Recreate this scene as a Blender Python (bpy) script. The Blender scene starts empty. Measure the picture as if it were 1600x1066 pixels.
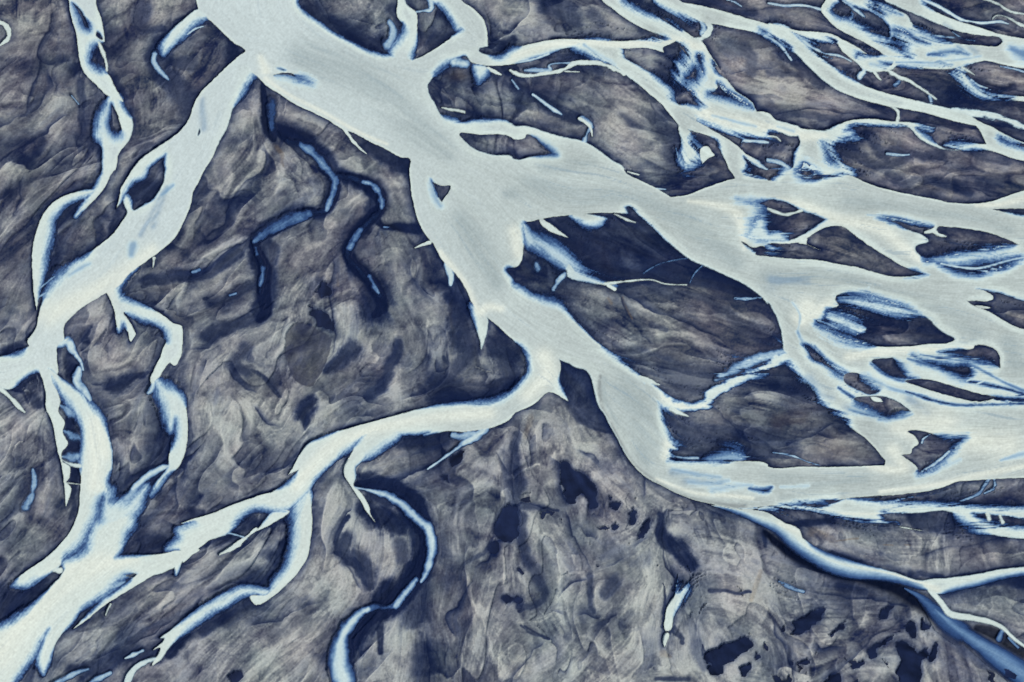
import bpy, math, time
import numpy as np
EXPOSURE = 0.6
GRID_STEP = 1.15
RELIEF = 0.55
LIGHT_GAIN = (1.256, 1.255, 1.32)
WATERS = {
 'R': ('river', 'broad pale milky main river branching across the plain', 'river'),
 'T': ('side_channel', 'thin white channel just below the wide lower river at right', 'stream'),
 'D': ('deep_stream', 'deep blue stream with a white flank leaving at the lower right', 'stream'),
 'M': ('meandering_stream', 'blue and white S-shaped stream winding down from the southern loop', 'stream'),
 'N': ('curved_stream', 'white crescent stream between the southern loop and the lower left fan', 'stream'),
 'O': ('rill', 'faint blue rills beside the white crescent stream at lower left', 'stream'),
 'Q': ('overflow_channel', 'short cream overflow channel under the southern loop', 'stream'),
 'L': ('looping_stream', 'white stream looping off the west arm back to the fan', 'stream'),
 'A': ('braided_stream', 'white braided stream running down the upper left', 'stream'),
 'P': ('milky_pond', 'bright white milky pond at the end of a short spur, upper right', 'pond'),
 'E': ('outlet_stream', 'thin blue white streams leaving the upper right braids', 'stream'),
 'F': ('feeder_stream', 'thin pale streams in the top right corner', 'stream'),
 'C': ('overflow_stream', 'hazy blue overflow across the dark central island', 'stream'),
 'B': ('backwater', 'white and blue crescent backwater left of the upper trunk', 'stream'),
 'G': ('seep', 'faint blue seeps on the outer silt', 'stream'),
 'H': ('blue_stream', 'broken bright blue stream winding through the silt left of the trunk', 'stream'),
 'J': ('white_pool', 'narrow white pool on the pale silt at bottom centre', 'pond'),
}
T0 = time.time()
R = math.radians
scene = bpy.context.scene

# ------------------------------------------------------------------ camera, sky, sun, exposure
CAM_H = 600.0
PITCH = 56.0                                   # degrees below the horizon
LENS, SENSOR = 50.0, 36.0
cam_data = bpy.data.cameras.new('camera')
cam_data.lens = LENS; cam_data.sensor_width = SENSOR; cam_data.clip_start = 1.0; cam_data.clip_end = 60000.0
cam = bpy.data.objects.new('camera', cam_data)
scene.collection.objects.link(cam)
cam.location = (0, 0, CAM_H)
cam.rotation_euler = (R(90 - PITCH), 0, 0)
scene.camera = cam

SUN_EL, SUN_AZ = 42.0, -58.0                   # azimuth measured from the view direction, sun to the upper left
world = bpy.data.worlds.new('World'); scene.world = world
world.use_nodes = True
wn = world.node_tree
sky = wn.nodes.new('ShaderNodeTexSky'); sky.sky_type = 'NISHITA'; sky.sun_disc = False
sky.sun_elevation = R(SUN_EL); sky.sun_rotation = R(SUN_AZ)
sky.air_density = 1.0; sky.dust_density = 3.0; sky.ozone_density = 1.0
bg = wn.nodes['Background']; bg.inputs['Strength'].default_value = 0.10
wn.links.new(sky.outputs['Color'], bg.inputs['Color'])
sun_data = bpy.data.lights.new('sun', 'SUN'); sun_data.energy = 2.0; sun_data.angle = R(6); sun_data.color = (1.0, 0.95, 0.88)
sun = bpy.data.objects.new('sun', sun_data); scene.collection.objects.link(sun)
sun.rotation_euler = (R(90 - SUN_EL), 0, R(180 - SUN_AZ) )
scene.view_settings.view_transform = 'Standard'; scene.view_settings.look = 'None'
scene.view_settings.gamma = 1.0; scene.view_settings.exposure = EXPOSURE

# traced outlines, in quarter-tile units
TRACE_WATER = '''
# ---- upper trunk
W R 1 | @00 1225,-400,4 1225,0 1235,50 1290,110 1350,165 1410,225 1470,275 1530,315 @10 -60,420 10,480 60,530 150,590 250,655 400,725 480,770 540,808 610,830 700,880 800,925 900,980 960,992 @11 958,0 965,100 985,220 1015,320 1060,400 1110,460 1150,540 1200,600 1260,660 1310,740 1350,830 1400,900 1440,910 1500,960 1597,1045 @22 150,20 300,60 @21 560,1100 520,1066,5 460,1010 400,950 340,880,8 280,830,20 150,790,14 60,740,14 0,695,8 @11 1597,680 1550,620 1560,600 @21 30,600,4 60,560 70,480 75,400,10 75,320 200,200 @10 1500,1000 1300,905,5 1300,880 1250,830 1190,780 1150,720 1110,640 1080,590 1070,530 1100,480 1000,430 975,375 900,360 850,345,8 800,350 700,320 600,270 500,220 400,150 300,80 255,20 250,-400
I | @10 105,470,4 170,455 230,460 300,490,20 350,520,20 300,510 220,485 160,470
I | @10 130,425,6 160,425 190,440 160,440
# ---- confluence and east body
W R 1 | @10 1150,720,6 1190,750 1270,770 1400,755,10 1597,775,5 @20 0,780 100,790 220,830 330,860 460,890 540,940 620,1000 700,1050 @21 700,0,3 800,60 900,110 990,165! 1100,150 1200,110 1300,75 1395,50 @31 0,60 100,70 200,72,8 360,45 450,20 530,35,3 600,70 700,105 850,140 1000,170 1150,200 1300,205 1380,195 1500,155 1597,125 2000,30 @32 2000,700 700,900 725,775! 740,760,3 710,720 660,660 600,600 530,550,5 470,480,10 400,430,10 330,370,10 300,300,8 260,260 200,210,14 150,150,14 100,60,5 @31 95,1066 70,950 40,880 0,820 @21 1597,830 1560,790 1500,740 1400,680 1300,635 1200,590 1110,550 1030,490 950,420,6 880,350 790,270 735,220 700,225! 720,265! 650,262,4 550,262 430,268 330,280 200,295 90,315 0,250
I | @10 1265,835,4 1400,840 1597,860 @20 0,865 80,862 90,840 160,860,8 230,910,14 290,965,12 200,980,8 100,985,5 40,1000 0,985 @10 1597,980 1480,970 1360,930 1310,890
# ---- lower trunk and lower river
W R 1 | @22 150,0,5 200,40 260,90 300,115 360,140 400,165 460,180 490,220 520,330 540,400 580,460 620,540 650,590 700,690 770,790,3 850,860 950,910 1050,960 1150,995 1280,1025 1400,1045 @32 0,1030 150,1015,10 350,1000,10 470,985,4 600,970 720,965 850,955 1000,935 1100,910 1200,870 1300,850 1450,830 1597,795 2000,700 2000,300 1500,600 760,700 725,775! 600,780,3 400,785 200,785 0,782 @22 1597,770 1450,750 1300,755,8 1150,755 970,750! 1000,740 990,690 1030,670! 980,600 940,480 910,380 860,290 790,210 700,140 600,70 515,0 @21 460,1010 300,900
# ---- trunk dark triangle
I | @11 1090,50,8 1125,82,4 1165,93,3 1215,95 1160,195! 1120,150,8
X 0.45 20 | @11 1090,70,14 1110,150,20 1150,220,16
# ---- east islands
I | @21 1400,175,20 1500,190 @31 0,172,6 60,178 130,200 210,245 290,270 375,302! 300,350 200,410,5 150,432 60,440 @21 1540,420,30 1500,360 1560,260 1500,200
W R 0.9 | @21 1560,300,10 @31 0,400,10 60,390 110,430 0,435 @21 1480,400
S R 0.85 5 | @31 0,235,7 60,262,7 110,275,8 160,265,7 210,248,6
I | @21 1430,440,3 1470,460 1500,480 1560,470 1597,480 @31 0,460 -20,520,8 @21 1520,510,6 1460,475
I | @31 -30,470,8 0,455,4 100,455 200,445 260,410 340,360 400,345 470,350 540,400 650,480 750,540 850,600 920,615,8 1000,650! 850,662,4 750,655 650,630 550,600 450,585 300,555 150,550 0,535 -80,520 -60,490
W R 1 | @31 200,430,3 245,425 240,455 330,495! 240,460 190,450
W R 1 | @31 -20,460,8 0,460 35,483! 0,480
I | @31 690,290,12 800,290 900,320 1000,335 1060,345,4 1200,355 1350,380 1450,410 1570,462! 1450,485,15 1300,510 1150,530 1050,555 990,570! 950,530,5 920,500 920,470 1000,440 960,400 880,375 800,340,8
S R 0.8 8 | @31 680,280,6 800,300,8 900,320,8
S R 0.9 5 | @31 1060,335,14 1030,370,10 980,385,6
S R 0.9 4 | @31 1035,375,12 1060,395,10 1110,410,4
I | @31 1050,580,10 1150,590,14 1300,560,20 1500,540,20 1590,545,14 1500,600 1400,630 1300,655 1180,640 1100,605
S R 0.6 10 | @31 1080,580,3 1300,610,5 1500,560,5 1597,540,4
I | @31 1385,238,2! 1597,235 2000,230 2000,330 1597,282,6 1500,265
I | @31 1300,738,6 1450,760 1597,808 2000,900 2000,1150 1597,990,3 1480,940 1380,880 1300,850 1240,810 1400,805 1400,780
W R 1 | @31 1150,765,4 1250,740 1340,745 1405,785! 1350,800 1220,808
W R 1 | @31 1290,840,4 1350,845 1400,855! 1330,860
I | @31 420,800,4 430,775 540,755,8 620,770,20 800,830,20 900,870,14 1000,920,5 1050,970 1100,1010 1170,1050 @32 1150,5,4 1000,20 850,35 700,35 550,10,14 @31 450,1040,22 370,1000,22 290,945,8 340,920 360,860! 440,840,3
W R 0.9 | @31 450,800,14 560,790,18 700,820,20 850,860,14 960,900,6 850,900,14 700,870,18 560,840,16
W R 0.9 | @31 380,900,14 480,920,16 560,960,14 610,990,5 570,1010,8 480,970,18 400,940,16
# ---- south east braids
I | @32 1060,70,8 1180,50 1280,45,3 1290,30 1400,40 1440,80,4 1450,170! 1380,150,15 1250,120 1150,95
I | @32 640,125,5 780,100! 850,160,14 880,215,14 950,235,8 820,237 740,215 680,170
I | @32 900,90,12 1000,115 1150,140 1270,150 1290,200 1230,245,12 1150,220 1050,170 950,130
I | @32 850,250,3 920,238 1000,240 1150,280 1300,325 1420,352 1370,372 1300,378 1200,360 1050,320 930,280
I | @32 470,240,3 480,210 560,200 600,230,15 680,290 700,310,6 640,340 560,310 500,280
I | @32 530,360,5 600,345 720,345 800,370 900,440! 850,460,15 740,490 690,470 600,420 550,400
W R 1 | @32 640,350,3 700,360 720,382! 660,375
I | @32 210,10,8 260,20 340,90 420,170 500,230,12 440,220 340,150,8 270,120 240,60
X 0.9 8 | @32 860,315,4 1000,360,8 1150,395,8 1300,400,8 1450,395,6 1597,390,9 1800,385,9
X 0.9 5 | @32 1420,358,10 1500,362,10 1597,368,10 1800,370,10
X 0.9 12 | @32 1240,250,9 1350,270,9 1480,295,7 1597,332,8 1800,380,8
S R 0.7 5 | @32 1240,250,5 1300,220,5
S R 0.7 5 | @32 1300,270,4 1380,235,5
I | @32 870,565,4 920,555 1020,575 1100,590,12 1240,595! 1180,660 1120,730,14 1050,790,14 930,840 930,790,3 870,740 830,710! 890,700 900,670 940,640 910,590
S R 0.7 4 | @32 1010,585,4 970,610,6 960,635,6
S R 0.6 8 | @32 950,820,5 1050,760,7 1130,690,6
X 0.9 10 | @22 1480,920,8 1597,930,16 @32 20,915,10
X 0.35 30 | @22 1250,930,20 1400,905,16 1500,900,10
X 0.3 25 | @32 80,910,8 250,905,10
X 0.35 14 | @32 520,430,10 640,460,14
X 0.5 16 | @21 1400,185,10 1500,180,16 1590,185,12
# ---- second thin channel
W T 1 | @22 1380,1045,4 1500,1050 @32 0,1032,6 180,1030 330,1040 430,1010 490,982 600,1000,10 800,1012 1000,1015 1200,1025 1400,1045 1597,1048 2000,1060 @33 2000,60 1597,45,6 1450,20 1260,10 1350,60,10 1500,95 1597,105 2000,150 2000,260 1597,170,5 1500,160 1400,145 1300,110,14 1200,50,16 1150,5,5 900,12 700,25,8 720,55 815,75! 700,78 600,60 450,30 300,0 @32 200,1048 0,1045
S T 0.8 5 | @33 1370,15,10 1380,50,10
S T 0.8 5 | @33 1450,30,10 1465,70,12
# ---- lower right stream
W D 1 | @22 1225,1020,3 1400,1045 1550,1060 @33 0,10,4 100,70 190,110 215,165! 300,240,9 450,300 600,338,7 800,388,5 950,435 1020,425,5 1100,420 1300,395 1450,365 1597,350 1990,310 1990,360 1597,385,10 1450,410 1300,450 1150,485 1060,515,5 1000,492 940,464,12 850,432,15 700,400,18 550,388,20 400,350,21 270,280,21 150,195,20 60,115,16 @23 1560,70,10 1400,0
S D 0.95 6 | @33 1010,490,14 1080,570,15 1130,635,18 1200,655,20 1250,662,20 1400,695,14 1470,730,11 1530,790,8 1597,840,6 1700,900,6
S D 0.30 20 | @33 850,480,3 940,530,14 1030,610,34 1100,680,50 1200,750,50
S D 0.42 26 | @33 1040,610,3 1150,710,24 1280,800,36 1400,880,46 1500,950,54 1597,1020,60 1750,1130,64 1900,1250,70
S D 0.4 8 | @33 1460,750,10 1440,800,14
S D 0.4 6 | @33 1500,790,6 1560,850,6
# ---- west arm
W R 1 | @00 1640,300,3 1540,320 1480,360 1400,430 1320,510 1250,580 1210,650 1180,740 1110,830 1040,880 950,940 880,990 820,1066 @01 790,50 755,110 745,170 725,240! 770,150,10 830,60 860,50 900,30 @00 930,1040,8 1035,960! @01 1025,60,5 1005,110! 960,180,6 900,215 830,250,5 815,190,8 785,150 775,200,5 795,260 760,320,4 700,400 600,480 520,550,10 430,600,18 370,660,25 300,740,20 270,810,6 240,900,4 225,980 170,1066 @02 180,30! 130,75,12 0,100,5 -400,150 -400,400 0,290,5 60,300 130,245,8 190,205 250,185! 270,200 300,175 360,205,4 355,100 360,30 430,-20 @01 405,1066 400,1040 400,970 450,910 520,850 600,800 670,760! 765,700 790,660 850,610 920,560 1000,500 1080,430 1120,370 1160,290 1190,210 1205,130 1240,70 1270,5 @00 1320,990 1370,880,5 1420,790 1450,680 1510,580,12 1540,520 1580,470 @10 100,420
I | @00 1235,820,5 1245,800 1250,830 1235,850
S R 0.9 5 | @02 0,300,10 60,350,9 110,400,12 155,445,5
W R 1 | @02 240,150,4 265,240 285,330 285,420 320,490 340,570 355,660 375,740 395,850 405,950 410,1040! 430,980 445,920 410,880! 432,850 435,785 390,755! 385,700 425,640 390,570 405,510 365,440 375,380 355,310 330,265! 300,170
S R 0.35 14 | @02 375,400,6 430,440,20 490,470,24
S R 0.3 14 | @02 400,560,8 450,590,20 500,600,20
S R 0.4 14 | @02 385,720,8 440,730,24 500,720,24
W R 1 | @02 300,170,5 360,215 400,250,8 500,320 570,400,12 640,490 680,600,6 700,700 695,800 665,870,12 680,950 640,960 600,1066,20 @03 610,0 560,80,20 520,170 480,220 400,280,10 380,330,5 310,385,6 230,430,12 150,470 85,465! 120,410,5 200,350,4 300,280 370,210 430,140 470,60 490,0 @02 500,950 505,850 500,750,10 515,650 510,540 470,450,14 400,350 330,265
S R 0.75 8 | @02 360,20,18 430,10,24 465,70,16 505,130,8 520,180,6
S R 0.7 14 | @02 495,180,14 475,250,20 520,310,16 560,370,10
S R 0.8 6 | @02 385,740,5 440,770,10 500,780,12
S R 0.8 4 | @02 420,885,4 500,895,4
# ---- fan at lower left
W R 1 | @02 640,1090,20 720,1066,25 @03 830,0,20 830,80,18 780,150 760,230,10 720,290! 1000,268,4 1130,250 1120,320 950,400,5 850,400,10 790,395,16 740,430,18 680,500,20 600,550,15 500,620,8 450,700 380,770,5 340,840 300,960,10 270,1010! 240,960,10 270,820,8 310,730! 260,800,12 210,900,15 150,980,12 90,1060 -10,1250 -600,1800 -500,900 0,720,15 100,670,15 200,590,10 330,460,5 400,370 390,320,12 480,290,14 550,230,18 570,130,22 610,50,20
I | @02 650,965,8 700,1030,12 740,1066,14 @03 650,40,22 600,60 @02 610,1060 620,990
I | @03 770,395,10 850,390,4 850,410 790,405
S R 0.8 6 | @03 330,360,20 370,370,20
W R 1 | @03 455,735,3! 540,680 650,590 800,495 950,405 1085,340 1100,395,8! 1140,310,4 1250,240 1150,235 950,335,4 850,400 800,450,8 650,555 560,640
S R 0.45 10 | @03 600,560,6 700,480,12 780,440,10
S R 0.8 5 | @03 690,580,8 670,620,8 660,650,3
# ---- southern loop
W R 1 | @11 1440,910,4 1500,960 1597,1050 @22 20,0,6 80,50,10 105,120 100,200 60,260 0,320 @12 1540,360,14 1450,390 1300,390,8 1150,405 1000,430,5 850,470,4 700,510 560,550 450,590,8 330,640,6 270,710,4 240,770 200,835! 270,800! 240,850,10 190,900 100,940,4 0,970 @02 1450,1020 1350,1066 @03 1200,50 1130,75! 1210,70,16 1110,120 1120,160 1100,190 1050,235! 1130,245,4 1140,320 1200,270 1300,185 1430,130,6 1480,60,14 1560,0 @12 0,1050 160,1062 210,1040,8 330,930 370,860 430,800 500,740 560,690,12 640,620,10 700,590,8 900,580 1000,577 1085,570 1050,585! 1200,562,4 1300,566 1420,550 1500,530 1597,475 @22 0,470 130,400 230,320 350,375! 310,300,10 290,235,6 305,160,4 280,90 200,30 150,0 @21 60,1000
W M 1 | @12 640,630,8 590,710,3 550,780 550,840 580,890 620,950 660,1010 690,1066 @13 745,70! 710,0 @12 710,1050,4 680,980 640,930 610,900 620,850,6 620,790,6 660,750 740,700,18 820,640,20 900,580,10 900,540 700,560
S R 0.75 8 | @12 1440,540,16 1370,600,20 1300,640,13 1200,710,9 1100,780,5 1070,800,3
S R 0.5 10 | @12 1230,590,14 1300,590,18 1360,575,10
W R 1 | @11 1340,840,10 1365,930,8 1385,1020,5 1400,1066 @12 1405,50! 1425,0 @11 1440,910
# ---- meander
S M 0.7 12 | @12 615,915,6 700,930,6 800,960,14 900,1010,16 @13 960,5,18 1020,60,22 1070,110,24 1095,180,26 1100,250,24 1085,320,20 1060,390,16 1030,440,8
S M 0.6 14 | @13 1000,430,14 950,490,18 910,540,18 870,590,12
S M 0.79 14 | @13 700,610,14 640,650,22 590,700,26 550,760,28 525,840,34 520,920,44 530,1000,48 550,1066,50 570,1180,50
S M 0.3 8 | @13 880,580,10 820,600,14 740,600,18 690,620,16
# ---- stream 4
W N 1 | @12 335,930,10 348,1066,3 @13 352,60,3 340,180 320,290 270,370 200,450 120,520 0,585 @03 1560,530 @13 70,520 110,440,14 170,370,14 200,290,16 230,200,18 235,100,22 240,20,22 @12 260,1010,22
W N 1 | @13 90,500,10 0,480 @03 1500,475,10 1400,530,12 1300,580,12 1180,660,8 1070,740,5 1000,790! 1030,790 955,865,3! 1000,850 980,900 945,965! 1000,930,5 1040,870 1100,800,6 1200,720,12 1300,640,16 1400,590,16 1500,530,14 1597,515,10 @13 60,530
S N 0.85 7 | @03 975,920,10 890,950,13 830,995,14 800,1060,14 770,1140,16
S N 0.75 6 | @03 890,870,8 830,900,10 780,918,3
S O 0.5 12 | @03 550,985,10 450,1020,14 370,1060,14 250,1150,12
S O 0.5 10 | @03 690,1010,8 600,1050,12 520,1100,10
S Q 0.95 3 | @03 1597,110,8 1540,160,5 1490,200,13 1430,235,10 1370,270,5
S R 0.5 3 | @03 1420,135,4 1500,155,4 1540,170,4
W R 1 | @13 0,125,3! 60,100 130,60 210,0 @12 150,1050,6 200,1066? @13 100,10 50,70
# ---- left loops
W L 1 | @01 665,750,3 690,810 715,880 725,960! 745,1000,10 770,950! 800,1010,4 815,1066 850,1020! 820,960 770,880 820,900,14 900,930 1000,960 1040,1000,12 1050,1066 @02 1030,20,3 1000,100 960,180 935,240,4 950,270 975,240 1000,220! 1050,140 1060,135! 1090,155 1130,90,3 1140,0 @01 1140,1010 1135,970 1080,950,4 1000,890 900,850,8 800,810,12 760,790,14 745,740 765,700 850,600
W L 0.95 | @02 960,230,5 1050,280,20 1130,340,14 1165,430,4 1172,550 1165,650 1140,740 1110,790 1040,840,10 1000,900 940,965! 980,880,6 1050,790 1055,710,4! 1090,640,10 1110,560,12 1095,480,12 1060,560,14 1040,500,18 1010,400,22 970,300,18
S L 0.7 8 | @02 960,250,10 945,300,14 925,325,8
S L 0.7 10 | @02 1050,780,8 950,820,16 880,870,18 830,920,14
S L 0.45 16 | @02 840,930,20 790,1000,30 @03 760,0,40 740,60,40
W R 0.9 | @02 690,1000,20 770,1000,25 850,940,20 920,900,10 900,980,16 860,1066,18 @03 800,60,20 650,100 @02 680,900,10 700,930,16
# ---- north west stream
W A 1 | @00 425,-200,3 430,0 445,110 475,210 488,310 503,400 530,460 600,530 660,590 690,605 770,635! 710,530 685,475 590,430,20 550,400,16 560,320 590,270 655,260,4! 645,190 630,110 600,30 590,-200
I | @00 445,10,6 500,50 540,110 575,170,12 560,200 520,190,16 490,130 465,70
I | @00 605,190,6 640,225 640,250,3 600,225
S A 0.9 4 | @00 615,265,6 640,320,9 660,380,7 668,440,5
W A 1 | @00 690,600,5 650,670,16 620,740 605,810 610,860,16 640,910,6 642,1000 640,1066 @01 620,50,8 590,110 540,180 500,230 470,290! 590,180,3 650,110 710,0 @00 720,1060 740,960 800,880,5 828,800 825,750 790,700,10 760,660 740,600
I | @00 695,640,8 735,720,3 765,800,3 750,850,20 700,850,20 660,800,18 670,720
S A 1 4 | @00 745,740,7 760,780,7 768,815,3
W A 1 | @01 590,125,6 520,125 420,150,3 330,200 270,270 230,370 205,470 200,580 205,700 215,800 230,870! 245,750,8 270,640,10 290,520,16 310,420,16 340,290,14 400,220,10 480,180 560,150
S A 0.45 5 | @01 240,740,4 290,700,5 340,660,5
S A 0.45 5 | @01 240,790,4 290,760,8
# ---- north hook and east feeders
W R 1 | @10 885,-300,3 885,0 880,105 925,150,8 925,200,18 880,260 840,330,12 860,400 980,400 970,350,12 1000,260,8 1005,180,4 1000,80 940,30,5 930,0 930,-300
S R 0.5 16 | @10 830,140,14 860,200,24 820,280,24
S R 0.7 4 | @10 1000,75,5 1040,70,6 1090,62,10 1080,-40,16
W R 1 | @10 1085,-300,5 1085,0 1150,30,10 1200,90 1240,160 1250,190! 1285,185! 1200,250,4 1060,340 975,378! 900,420 1000,500 1100,480,6 1120,450,16 1180,400,16 1240,370,8 1310,345,6 1340,385,4 1400,405 1500,412 1597,400 @20 60,385,8 150,355 220,335 330,300,5 450,280,8 700,304,3 850,302 950,330! 940,300 1000,270 1050,235 980,226,10 900,240 780,252,5 650,258,3 500,250 300,245 200,257 80,285 @10 1597,315,14 1520,365 1440,345,5 1390,320 1395,300! 1445,290! 1440,180,3 1410,110 1350,50 1280,0 1280,-300
S R 0.7 8 | @20 0,395,6 120,375,7 230,335,4
S R 0.7 8 | @10 1240,390,24 1300,400,20
W R 0.9 | @10 1360,410,8 1440,420,5 1450,440,14 1390,510! 1370,460,12
S R 1 3 | @10 1450,425,8 1490,450,9 1530,468,4
W R 1 | @20 380,285,12 450,330 540,380 620,400,6 700,460,5 780,520 850,580,3 900,620 940,660 990,720 1040,780 1080,810 1150,760 1100,665 1040,655 1010,620,12 980,560,12 920,510 850,450,6 760,400 700,350 680,300,8 600,260 500,250
S R 0.9 5 | @20 -10,440,10 70,472,9 200,460,8 310,440,8 400,395,12 530,395,13 620,420,13 700,460,14
S R 0.5 5 | @20 80,440,6 150,440,10 240,435,8 230,410,4 290,395,4 370,395,4
S R 0.9 3 | @20 330,445,5 420,450,3
W R 1 | @20 560,-200,4 560,0 620,50 700,110 780,160 860,195 950,225,6 1040,275,8 1070,290,24 1080,350 1050,430 1035,500 1100,520,22 1110,560 1150,620,14 1190,670 1100,665,10 1030,655,5 990,650 1040,700! 1090,710,6 1150,730,10 1300,790,14 1450,830,8 1597,840 @30 0,810,5 180,850 200,800,5 130,775 60,755 -60,715 @20 1500,640,3 1400,570 1350,510 1310,450 1230,330 1180,255 1140,240 1100,210 1030,170,10 950,130,14 850,95 760,50 690,0 680,-100
I | @20 1245,375,10 1300,430,3 1345,495 1270,450,8
I | @20 1280,510,8 1340,560,12 1420,610,18 1500,680,12 1400,650,18 1280,620 1210,600,12 1210,575! 1280,550,4
I | @20 1060,500,16 1110,420 1150,400 1180,460 1160,520,22 1080,520
I | @20 1010,600,6 1040,560,10 1120,560 1150,620 1170,660,8 1100,655 1020,640
I | @20 1150,340,10 1190,335 1190,380 1200,460 1170,430
S R 0.9 6 | @20 1130,245,8 1180,240,13 1215,215,16 1238,180,14 1225,145,12
S R 0.5 10 | @20 1180,140,8 1200,180,12 1180,215,10
W R 1 | @20 890,-200,8 890,0 960,50 1060,90 1130,120 1200,140,4 1330,165,3 1440,188 1520,200,6 @30 -20,215,10 60,260 100,280 170,330,5 230,390 300,460 370,520 450,570 550,610,3 650,640 730,660 850,680 1000,710 1100,740 1200,765 1300,785! 1330,830 1362,900! 1200,905,10 1100,905,8 1200,935 1300,930 1400,945,4 1500,980 1597,1005 2000,1120 2000,1010 1597,890 1500,850,3 1400,795 1330,765 1250,715,5 1150,685 1050,660 950,635 850,610,3 750,585 650,555 560,520,6 490,480,10 430,440,6 350,380 270,310 190,240 100,160 0,150 @20 1597,150,3 1500,125 1400,95 1300,65 1150,30 1040,0 1020,-200
I | @20 1540,175,10 1597,205,10 1590,215 1560,200
I | @30 1430,845,10 1500,870,14 1597,895,5 2000,1000 2000,1050 1597,935,14 1520,910 1450,880
W R 1 | @20 1010,700,5 1040,780,6 1090,805 1200,840,3 1275,870,8 1300,930,6 1340,1020,4 1360,1066 @21 1370,10 1395,50! 1400,150 @31 0,60 @21 1550,45,10 1500,10,14 1475,0 @20 1460,1020,6 1440,970 1500,1020 1590,1060! 1530,1005 1460,960,3 1400,905 1300,840 1200,785 1110,730 1070,700
W P 1 | @20 1040,790,4 1110,820 1130,880,16 1170,940,18 1160,1000,20 1080,1050! 1060,980,16 1065,900,6
W P 1 | @20 1180,925,3 1215,912 1250,950 1265,970 1230,985 1190,1020! 1175,980
S R 0.6 5 | @20 1430,905,6 1440,885,8 1480,880,6 1560,885,6 @30 0,890,4
# ---- far right braids
W R 1 | @20 1597,150,3 @30 100,170 180,190 300,200 400,215 480,255 550,290 615,335! 540,320,12 550,360,8 650,360,6 750,355 850,360,8 900,380 850,400 800,410,5 780,430 720,445,4 650,450,5 600,435 560,400 500,350,4 460,320 440,280 420,250,8 330,255,16 260,265,16 200,245,10 150,215 0,170
I | @30 690,375,8 780,378,4 770,410 700,395,12
X 0.4 20 | @30 640,400,10 720,415,14
S R 0.9 8 | @30 600,440,12 570,480,12
S R 0.9 4 | @30 660,445,10 685,480,8 705,500,4
S E 0.8 5 | @30 740,435,14 820,480,12 880,505,7 950,550,8 1010,590,7 1050,620,4
S E 0.5 8 | @30 1010,600,8 1020,645,8
S R 0.7 8 | @30 200,240,14 280,300,9 350,335,6 450,350,6 520,385,3
S R 0.6 5 | @30 340,350,4 400,365,4
S R 0.6 8 | @30 -20,220,8 50,260,10 100,310,6 145,375,4
W R 1 | @30 380,-200,4 360,0 330,60 370,120,3 430,175 520,225 600,265 680,310 740,350,5 860,350! 800,310,14 720,255,16 640,215 560,170,12 480,125,14 400,95 385,60,8 420,20 450,-10 470,-200
S R 0.7 6 | @30 470,10,8 530,50,12 600,105,8
S R 0.5 6 | @30 530,60,8 515,120,10
W R 1 | @30 440,-100,8 470,0 560,40 650,60 700,90 740,130 770,180 765,235! 790,210,12 830,250,20 880,290,22 850,330,20 900,360,12 800,350,8 700,355,6 620,365,10 560,355,8 560,380 650,385,8 800,395,12 900,420,8 1000,430,4 1100,432 1200,420,6 1250,400 1350,380,4 1450,400 1597,428 2000,500 2000,340 1597,242,3 1500,225 1400,200 1300,165 1180,130 1080,90 1000,50,8 960,0,12 960,-200 720,-200 730,0,5 800,35 850,60 950,100 1050,145 1150,185,3 1250,210 1350,225 1440,232,5 1470,262! 1430,290,3 1350,287 1200,275 1120,262,8 1050,240,12 960,200,12 900,150,5 870,100 830,75 740,40,8 640,10 600,-100
X 0.8 16 | @30 790,190,18 850,200,18 930,250,18 1010,275,10
X 0.7 14 | @30 1000,345,8 1080,330,16 1160,320,16 1250,340,10
X 0.6 14 | @30 700,50,12 800,80,12 840,95,8
X 0.5 10 | @30 880,180,6 1000,225,8 1080,250,6
X 0.5 8 | @30 800,390,5 950,390,7 1100,395,6
X 0.55 14 | @30 1520,300,20 1560,330,30 1600,340,40 1700,360,40
X 0.4 12 | @30 1000,400,5 1150,405,8
X 0.35 10 | @30 880,405,5 1100,415,5
X 0.5 12 | @30 1180,290,4 1260,340,10
S R 0.6 6 | @30 960,210,5 1060,225,5 1180,240,6 1290,255,3
S R 0.5 5 | @30 1150,200,3 1230,245,4 1290,235,3
W E 1 | @30 1150,425,8 1210,420 1250,480 1290,540,16 1360,580,10 1450,600 1597,602,3 2000,640 2000,680 1597,635 1450,612,8 1330,600,14 1250,560,20 1190,500,20
S E 0.8 5 | @30 1210,425,10 1260,450,8 1290,470,3
S E 0.7 5 | @30 1270,500,8 1320,535,6 1370,550,3
S F 0.8 5 | @30 1340,-10,6 1430,20,9 1510,70,10 1597,88,6 1750,120,6
S F 0.8 5 | @30 1400,120,5 1420,100,6 1480,105,8 1540,135,10 1597,165,12 1800,230,12
S F 0.7 4 | @30 1240,130,4 1330,145,5 1450,135,6 1500,150,3
S F 0.7 5 | @30 970,0,6 1100,60,7 1200,120,7 1250,135,4
S F 0.6 5 | @30 0,20,4 100,35,6 230,35,5 330,60,5
S F 0.7 4 | @20 1340,0,4 1400,20,5 1430,40,4
S R 0.9 7 | @30 1150,685,8 1250,705,14 1350,712,16 1450,735,14 1550,770,12 1597,790,12 1800,850,14
S R 0.5 12 | @30 1450,415,4 1550,435,5 1597,450,5
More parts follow.
